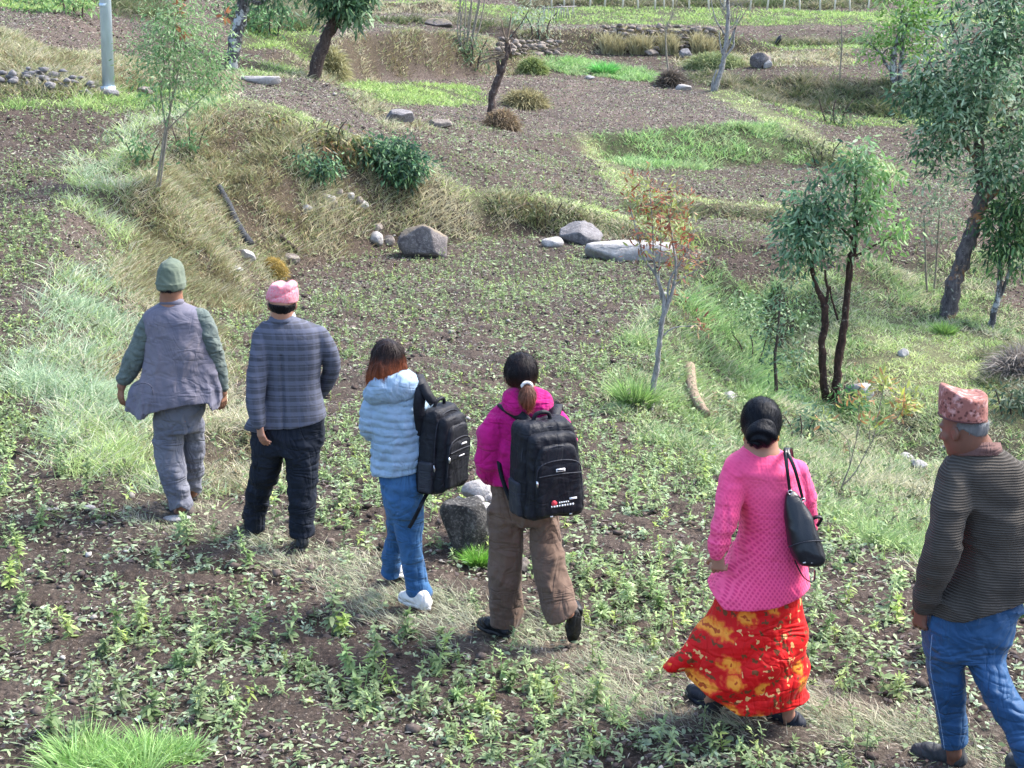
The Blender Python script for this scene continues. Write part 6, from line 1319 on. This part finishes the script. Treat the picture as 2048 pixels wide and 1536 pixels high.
p.garment('trousers', TR6, [(1200,1866,2040,.14),(1250,1854,2024,.145),(1305,1850,2006,.13)], chains=[[(1893,1275,41),(1891,1325,37),(1897,1380,31),(1905,1440,26),(1909,1500,22),(1910,1540,21)], [(1966,1275,40,-.01),(1972,1325,35,-.06),(1999,1385,30,-.15),(2030,1445,29,-.22),(2058,1500,26,-.26),(2068,1540,25,-.27)]],
  hem=[(1840,1517),(1945,1515),(1962,1526,-.15),(2120,1524,-.25)], folds=lambda x, y, z: .008*ridges(x, y, z, 5, 5, 12, 131)+.005*ridges(x, y, z, 16, 8, 2.5, 132), k=.015)
S_ = Solid(); S_.tube(resample([p.P(1864,1270,-.135), p.P(1860,1330,-.125), p.P(1870,1390,-.10), p.P(1880,1440,-.085), p.P(1889,1500,-.07)], 24), [.0015]*24, 6); S_.build('side_piping', cloth('white_piping', (.15,.25,.38), (.2,.3,.45)), p.root)
GSH = cloth('dark_grey_shoe', (.03,.032,.036), (.06,.065,.07), rough=.7, sheen=0)
p.shoe((1932,1536,p.gd(1920,1535)-.02), (-.8,.55,.0), GSH, SOLE, .25, .048, .085); p.shoe((2068,1548,-.28), (.0,.8,-.35), GSH, SOLE, .28, .05, up=(0,.35,.93))
def brick(m, o, c):
    v = m.n('ShaderNodeTexVoronoi', {'Vector': o, 'Scale': 62.0}); f = m.ramp(v.outputs['Distance'], [(.25, 1.0), (.45, 0.0)]); c = m.mix(m.math('MULTIPLY', f, .75), c, (.06,.018,.018))
    return m.mix(m.ramp(m.noise(o, 26, 3), [(.52, 0.0), (.65, .7)]), c, (.62,.36,.33))
CAP6 = cloth('brick_cap_fabric', (.22,.085,.07), (.32,.13,.105), 10, mix=brick, crease=.15)
p.garment('cap', CAP6, [(838,1882,1970,.112),(828,1881,1970,.114),(800,1880,1972,.112),(775,1882,1970,.104),(758,1886,1966,.095)], top=[(1876,775),(1888,769),(1900,774),(1915,782),(1940,789),(1955,787),(1966,782),(1972,786)], hem=[(1876,831),(1925,834),(1975,834)], n=2.2, folds=lambda x, y, z: .0025*vn(x*30, y*30, z*30, 8))
S_ = Solid(); c_ = p.P(1925,831); th = np.linspace(0, 2*math.pi, 40); ra = (1971-1881)/2*mpp(p.D, 831)+.001; S_.tube([c_+np.array([math.cos(t)*ra, math.sin(t)*.115, 0]) for t in th], [.004]*40, 6); S_.build('cap_band', cloth('dark_band', (.10,.04,.04), (.14,.06,.055)), p.root)
HG6 = hairmat('grey_hair', (.17,.175,.18), rough=.8); hair_cap(p, 'hair', HG6, (.079,.098,.097), [(1890,862),(1915,850),(1935,862),(1968,866)], [(1870,834),(1980,836)], -.005)
# ---------------------------------------------------------------- bags
NYL = cloth('black_nylon', (.005,.006,.010), (.013,.015,.021), 8, rough=.6, wb=.5, sheen=.15, crease=.3); NYG = cloth('grey_nylon', (.018,.021,.03), (.034,.037,.048), 8, rough=.6, wb=.4, crease=.3)
STEEL = NT('zip_metal'); STEEL.base((.65,.66,.68)); STEEL.b.inputs['Metallic'].default_value = .9; STEEL.rough(.35); STEEL = STEEL.m
WHT = NT('white_print'); WHT.base((.75,.76,.78)); WHT.rough(.6); WHT = WHT.m; REDP = NT('red_print'); REDP.base((.65,.05,.07)); REDP.rough(.6); REDP = REDP.m
def backpack(label, C, yaw, w, t, h, lean=(0, 0), side_print=False, badge=False):
    """C centre (world), yaw 0 = front faces the camera (-y). local x right, y towards the wearer, z up"""
    root = empty('backpack', C, label, 'backpack')
    def tw(P):
        P = np.asarray(P, float).copy(); z = P[..., 2]; P[..., 0] = P[..., 0]+lean[0]*z; P[..., 1] = P[..., 1]+lean[1]*z; return rot(P, yaw)+C
    def rbox(g, c, hs, r, k=.01, taper=0.0, n=3.2):
        sl, X, Y, Z_ = g.sub(np.array(c)-hs-.05, np.array(c)+hs+.05); z = (Z_-c[2])/hs[2]; sc = 1-taper*np.clip(z, -1, 1)**1*.5-taper*.6*np.clip(z-.35, 0, 1)**2*2.0
        x = np.abs(X-c[0])/sc; y = np.abs(Y-c[1])/(.5+.5*sc); q = [np.maximum(x-hs[0]+r, 0), np.maximum(y-hs[1]+r, 0), np.maximum(np.abs(Z_-c[2])-hs[2]+r, 0)]
        g.put(sl, (q[0]**n+q[1]**n+q[2]**n)**(1/n)-r, k)
    def build(name, parts, mat, par, fold=.0025, seed=1):
        lo = np.min([np.array(c)-hs for c, hs, *_ in parts], 0)-.04; hi = np.max([np.array(c)+hs for c, hs, *_ in parts], 0)+.04; g = Grid(lo, hi, .0055)
        for c, hs, r, tp in parts: rbox(g, c, np.array(hs), r, .012, tp)
        g.disp(lambda x, y, z: fold*(vn(x*14, y*14, z*9, seed)+.6*ridges(x, y, z, 25, 25, 9, seed+1))); V, Q = g.mesh(); return meshobj(name, tw(V), Q, mat, par)
    mc = build('main_compartment', [((0, .03, 0), (w/2, t*.36, h/2), .07, .16)], NYL, root, .007)
    mid = build('middle_compartment', [((0, -t*.22, -.01), (w*.44, t*.26, h*.44), .055, .18)], NYL, root, .005, 4)
    fp = build('front_pocket', [((0, -t*.47, -h*.13), (w*.37, t*.12, h*.28), .035, .06)], NYL, root, .004, 7)
    up_ = build('upper_pocket', [((0, -t*.42, h*.20), (w*.33, t*.14, h*.12), .035, .25)], NYL, root, .003, 9)
    yf = -t*.605
    def zipp(pts, par, name='zipper'):
        P = tw(resample(pts, 24)); S_ = Solid(); S_.tube(P, [.0032]*24, 6); return S_.build(name, NYG, par)
    zipp([(-w*.36, -t*.5, -h*.32), (-w*.37, -t*.55, 0), (-w*.30, -t*.57, h*.13), (0, -t*.585, h*.17), (w*.30, -t*.57, h*.13), (w*.37, -t*.55, 0), (w*.36, -t*.5, -h*.32)], fp)
    zipp([(-w*.35, yf+.002, h*.02), (0, yf-.006, h*.035), (w*.35, yf+.002, h*.02)], fp)
    zipp([(-w*.46, -t*.12, -h*.38), (-w*.47, -t*.14, h*.1), (-w*.36, -t*.14, h*.38), (0, -t*.16, h*.455), (w*.36, -t*.14, h*.38), (w*.47, -t*.14, h*.1), (w*.46, -t*.12, -h*.38)], mid)
    zipp([(-w*.28, -t*.50, h*.26), (0, -t*.54, h*.31), (w*.28, -t*.50, h*.26)], up_)
    def plate(c, sx, sz, mat, par, name, ax='f', r=.002):
        c = np.array(c, float); a, b = (np.array([sx/2, 0, 0]) if ax == 'f' else np.array([0, sx/2, 0])), np.array([0, 0, sz/2]); n_ = np.array([0, -.0025, 0]) if ax == 'f' else np.array([-.0025, 0, 0])
        V = np.array([c-a-b, c+a-b, c+a+b, c-a+b, c-a-b+n_, c+a-b+n_, c+a+b+n_, c-a+b+n_]); Q = np.array([(0,3,2,1),(4,5,6,7),(0,1,5,4),(1,2,6,5),(2,3,7,6),(3,0,4,7)]); return meshobj(name, tw(V), Q, mat, par, smooth=False)
    if badge:
        plate((.0, yf-.004, h*.075), .048, .016, WHT, fp, 'brand_plate'); plate((.0, yf-.0062, h*.075), .036, .006, NYG, fp, 'brand_lettering')
        plate((.062, yf-.004, -h*.235), .040, .010, WHT, fp, 'printed_mark')
        xs = np.linspace(-.055, .06, 9)
        for i, x_ in enumerate(xs): plate((x_, yf-.004, -h*.295), .0095 if i % 3 else .006, .0095, WHT, fp, 'printed_letter')
        for i, x_ in enumerate(np.linspace(-.012, .035, 5)): plate((x_, yf-.004, -h*.262), .007, .008, WHT, fp, 'printed_letter')
        k = np.linspace(0, 2*math.pi, 24, endpoint=False); V = np.concatenate([np.stack([-.040+.0145*np.cos(k), np.full(24, yf-.003), -h*.262+.0145*np.sin(k)], 1), np.stack([-.040+.0145*np.cos(k), np.full(24, yf-.0065), -h*.262+.0145*np.sin(k)], 1)])
        i = np.arange(24); T = np.stack([np.full(22, 24), 24+i[1:-1], 24+i[2:]], 1); meshobj('round_badge', tw(V), [np.stack([i, (i+1) % 24, (i+1) % 24+24, i+24], 1), T], REDP, fp, smooth=False)
        for x_ in (-.05, .055): plate((x_, yf+.012, -h*.41), .016, .008, STEEL, mid, 'buckle')
    if side_print:
        plate((.02, yf-.004, h*.09), .05, .010, WHT, fp, 'brand_plate'); plate((.0, yf-.004, -h*.04), .05, .006, WHT, fp, 'printed_mark')
    def pull(c, l, par, dx=0):
        P = tw(np.array([c, (c[0]+dx*.5, c[1]-.006, c[2]-l*.5), (c[0]+dx, c[1]-.004, c[2]-l)])); S_ = Solid(); S_.tube(P, [.0045, .0055, .004], 8); S_.build('zipper_pull', STEEL, par)
    pull((-w*.48, -t*.13, -h*.12), .045, mid, .004); pull((-w*.37, -t*.555, -h*.02), .03, fp)
    # side mesh pocket and carry handle
    build('side_pocket', [((-w*.5, .02, -h*.27), (.018, t*.24, h*.18), .016, 0)], NYG, root, .002, 13); build('side_pocket', [((w*.5, .02, -h*.27), (.018, t*.24, h*.18), .016, 0)], NYG, root, .002, 15)
    hp = tw(resample([(-.05, .04, h*.47), (-.035, .035, h*.55), (0, .03, h*.575), (.035, .035, h*.55), (.05, .04, h*.47)], 20)); S_ = Solid(); S_.tube(hp, [.010]*20, 8); S_.build('handle', NYL, root)
    return root, tw
mA = mpp(PG.D, 900)
r1, tw1 = backpack('black backpack hanging from the right shoulder of the girl in pale blue', PG.P(888,897,-.03), 1.02, .27, .18, .48, (.0, -.05), side_print=True)
ribbon([PG.P(846,890,-.05), PG.P(838,820,-.12), PG.P(842,775,-.10), PG.P(836,752,-.02), PG.P(838,756,.08)], (1, .3, 0), [.05, .06, .062, .06, .05], .014, 'strap', NYL, r1)
ribbon([PG.P(846,768,-.095), PG.P(856,790,-.12), PG.P(868,806,-.12)], (1, .3, 0), [.05, .05, .05], .014, 'strap', NYL, r1)
ribbon([PG.P(855,985,-.05), PG.P(842,1010,-.16), PG.P(830,1035,-.15), PG.P(818,1056,-.14)], (1, 0, 0), [.022, .02, .02, .02], .004, 'strap_tail', NYL, r1)
r2, tw2 = backpack('black backpack with red badge worn on the back of the woman in magenta', PW.P(1094,937,-.27), .42, .325, .25, .50, (-.07, -.05), badge=True)
for a, b in (((1052,846),(1052,846)), ((1108,842),(1108,842))):
    x0 = a[0]; ribbon([PW.P(x0+12, 872, -.22), PW.P(x0, 842, -.165), PW.P(x0-32 if x0 < 1080 else x0+4, 818, -.08), PW.P(x0-46 if x0 < 1080 else x0+6, 812, .0), PW.P(x0-44 if x0 < 1080 else x0+6, 840, .11)], (.7, -.5, .2) if x0 < 1080 else (1, 0, 0), [.05, .055, .06, .06, .06], .014, 'strap', NYL, r2)
ribbon([PW.P(1020,1000,-.16), PW.P(1004,955,-.13), PW.P(998,925,-.10), PW.P(996,900,.0)], (1, .2, 0), [.022]*4, .004, 'side_strap', NYL, r2)

# handbag of the woman in pink
p = PP5; LEA = NT('black_leather'); o_ = LEA.obj(); n_ = LEA.noise(o_, 7, 4); LEA.base(LEA.mix(n_, (.004,.006,.009), (.011,.014,.02))); LEA.rough(.36, .4); LEA.bump(LEA.math('ADD', n_, LEA.math('MULTIPLY', LEA.noise(o_, 180, 3), .25)), .35, .01); LEA = LEA.m
hb = empty('handbag', p.P(1606,1050,-.16), 'black leather shoulder bag on the right arm of the bun haired woman', 'handbag')
g = Grid(p.P(1560,1150,-.12)-.17, p.P(1655,960,-.12)+.17, .0055)
R_ = [p.row(q) for q in [(978,1572,1592,.02,-.13),(1000,1570,1606,.04,-.14),(1030,1570,1622,.06,-.15),(1070,1574,1636,.085,-.16),(1105,1582,1646,.10,-.165),(1122,1590,1640,.10,-.165)]]
g.stack(R_, 0, 3.2, .03); g.disp(lambda x, y, z: .004*ridges(x, y, z, 8, 8, 7, 141)); bl = p.line([(1560,1112),(1588,1128),(1606,1130),(1650,1108)]); g.cut(lambda x, y, z: bl(x)-z, .02); V, Q = g.mesh(); meshobj('bag_body', V, Q, LEA, hb)
S_ = Solid(); S_.tube(resample([p.P(1577,1094,-.235), p.P(1600,1086,-.262), p.P(1625,1082,-.262), p.P(1648,1082,-.21)], 16), [.0028]*16, 6); S_.build('seam', NYG, hb)
for q0, q1, xa, xb in ((0,0,1571,1580),(0,0,1576,1606)):
    ribbon([p.P(xb, 985 if xb < 1600 else 1000, -.15), p.P((xa+xb)/2-1, 940, -.155), p.P(xa, 905, -.12), p.P(xa+2, 896, -.06), p.P(xa+6, 905, .03), p.P(xa+12, 950, .11)], (1, 0, 0), [.012, .014, .018, .02, .02, .014], .005, 'strap', LEA, hb)
for q in ((1580,984,-.158),(1606,1000,-.158)):
    c_ = p.P(*q); th = np.linspace(0, 2*math.pi, 14); S_ = Solid(); S_.tube([c_+np.array([math.cos(t)*.009, -.004, math.sin(t)*.009]) for t in th], [.0022]*14, 6); S_.build('ring', STEEL, hb)
for x_ in (1606,1622): S_ = Solid(); c_ = p.P(x_, 1126, -.265); S_.tube([c_, c_+np.array([.012,0,.002])], [.003,.003], 6); S_.build('stud', STEEL, hb)
ribbon([p.P(1590,1122,-.17), p.P(1604,1150,-.16), p.P(1618,1162,-.15), p.P(1628,1160,-.14), p.P(1630,1140,-.13)], (0, -1, .2), [.016]*5, .005, 'hanging_strap', LEA, hb)
ribbon([p.P(1620,1040,-.12), p.P(1632,1034,-.13), p.P(1643,1036,-.13), p.P(1634,1052,-.13)], (0, -1, 0), [.02, .026, .022, .02], .008, 'buckle_tab', LEA, hb)
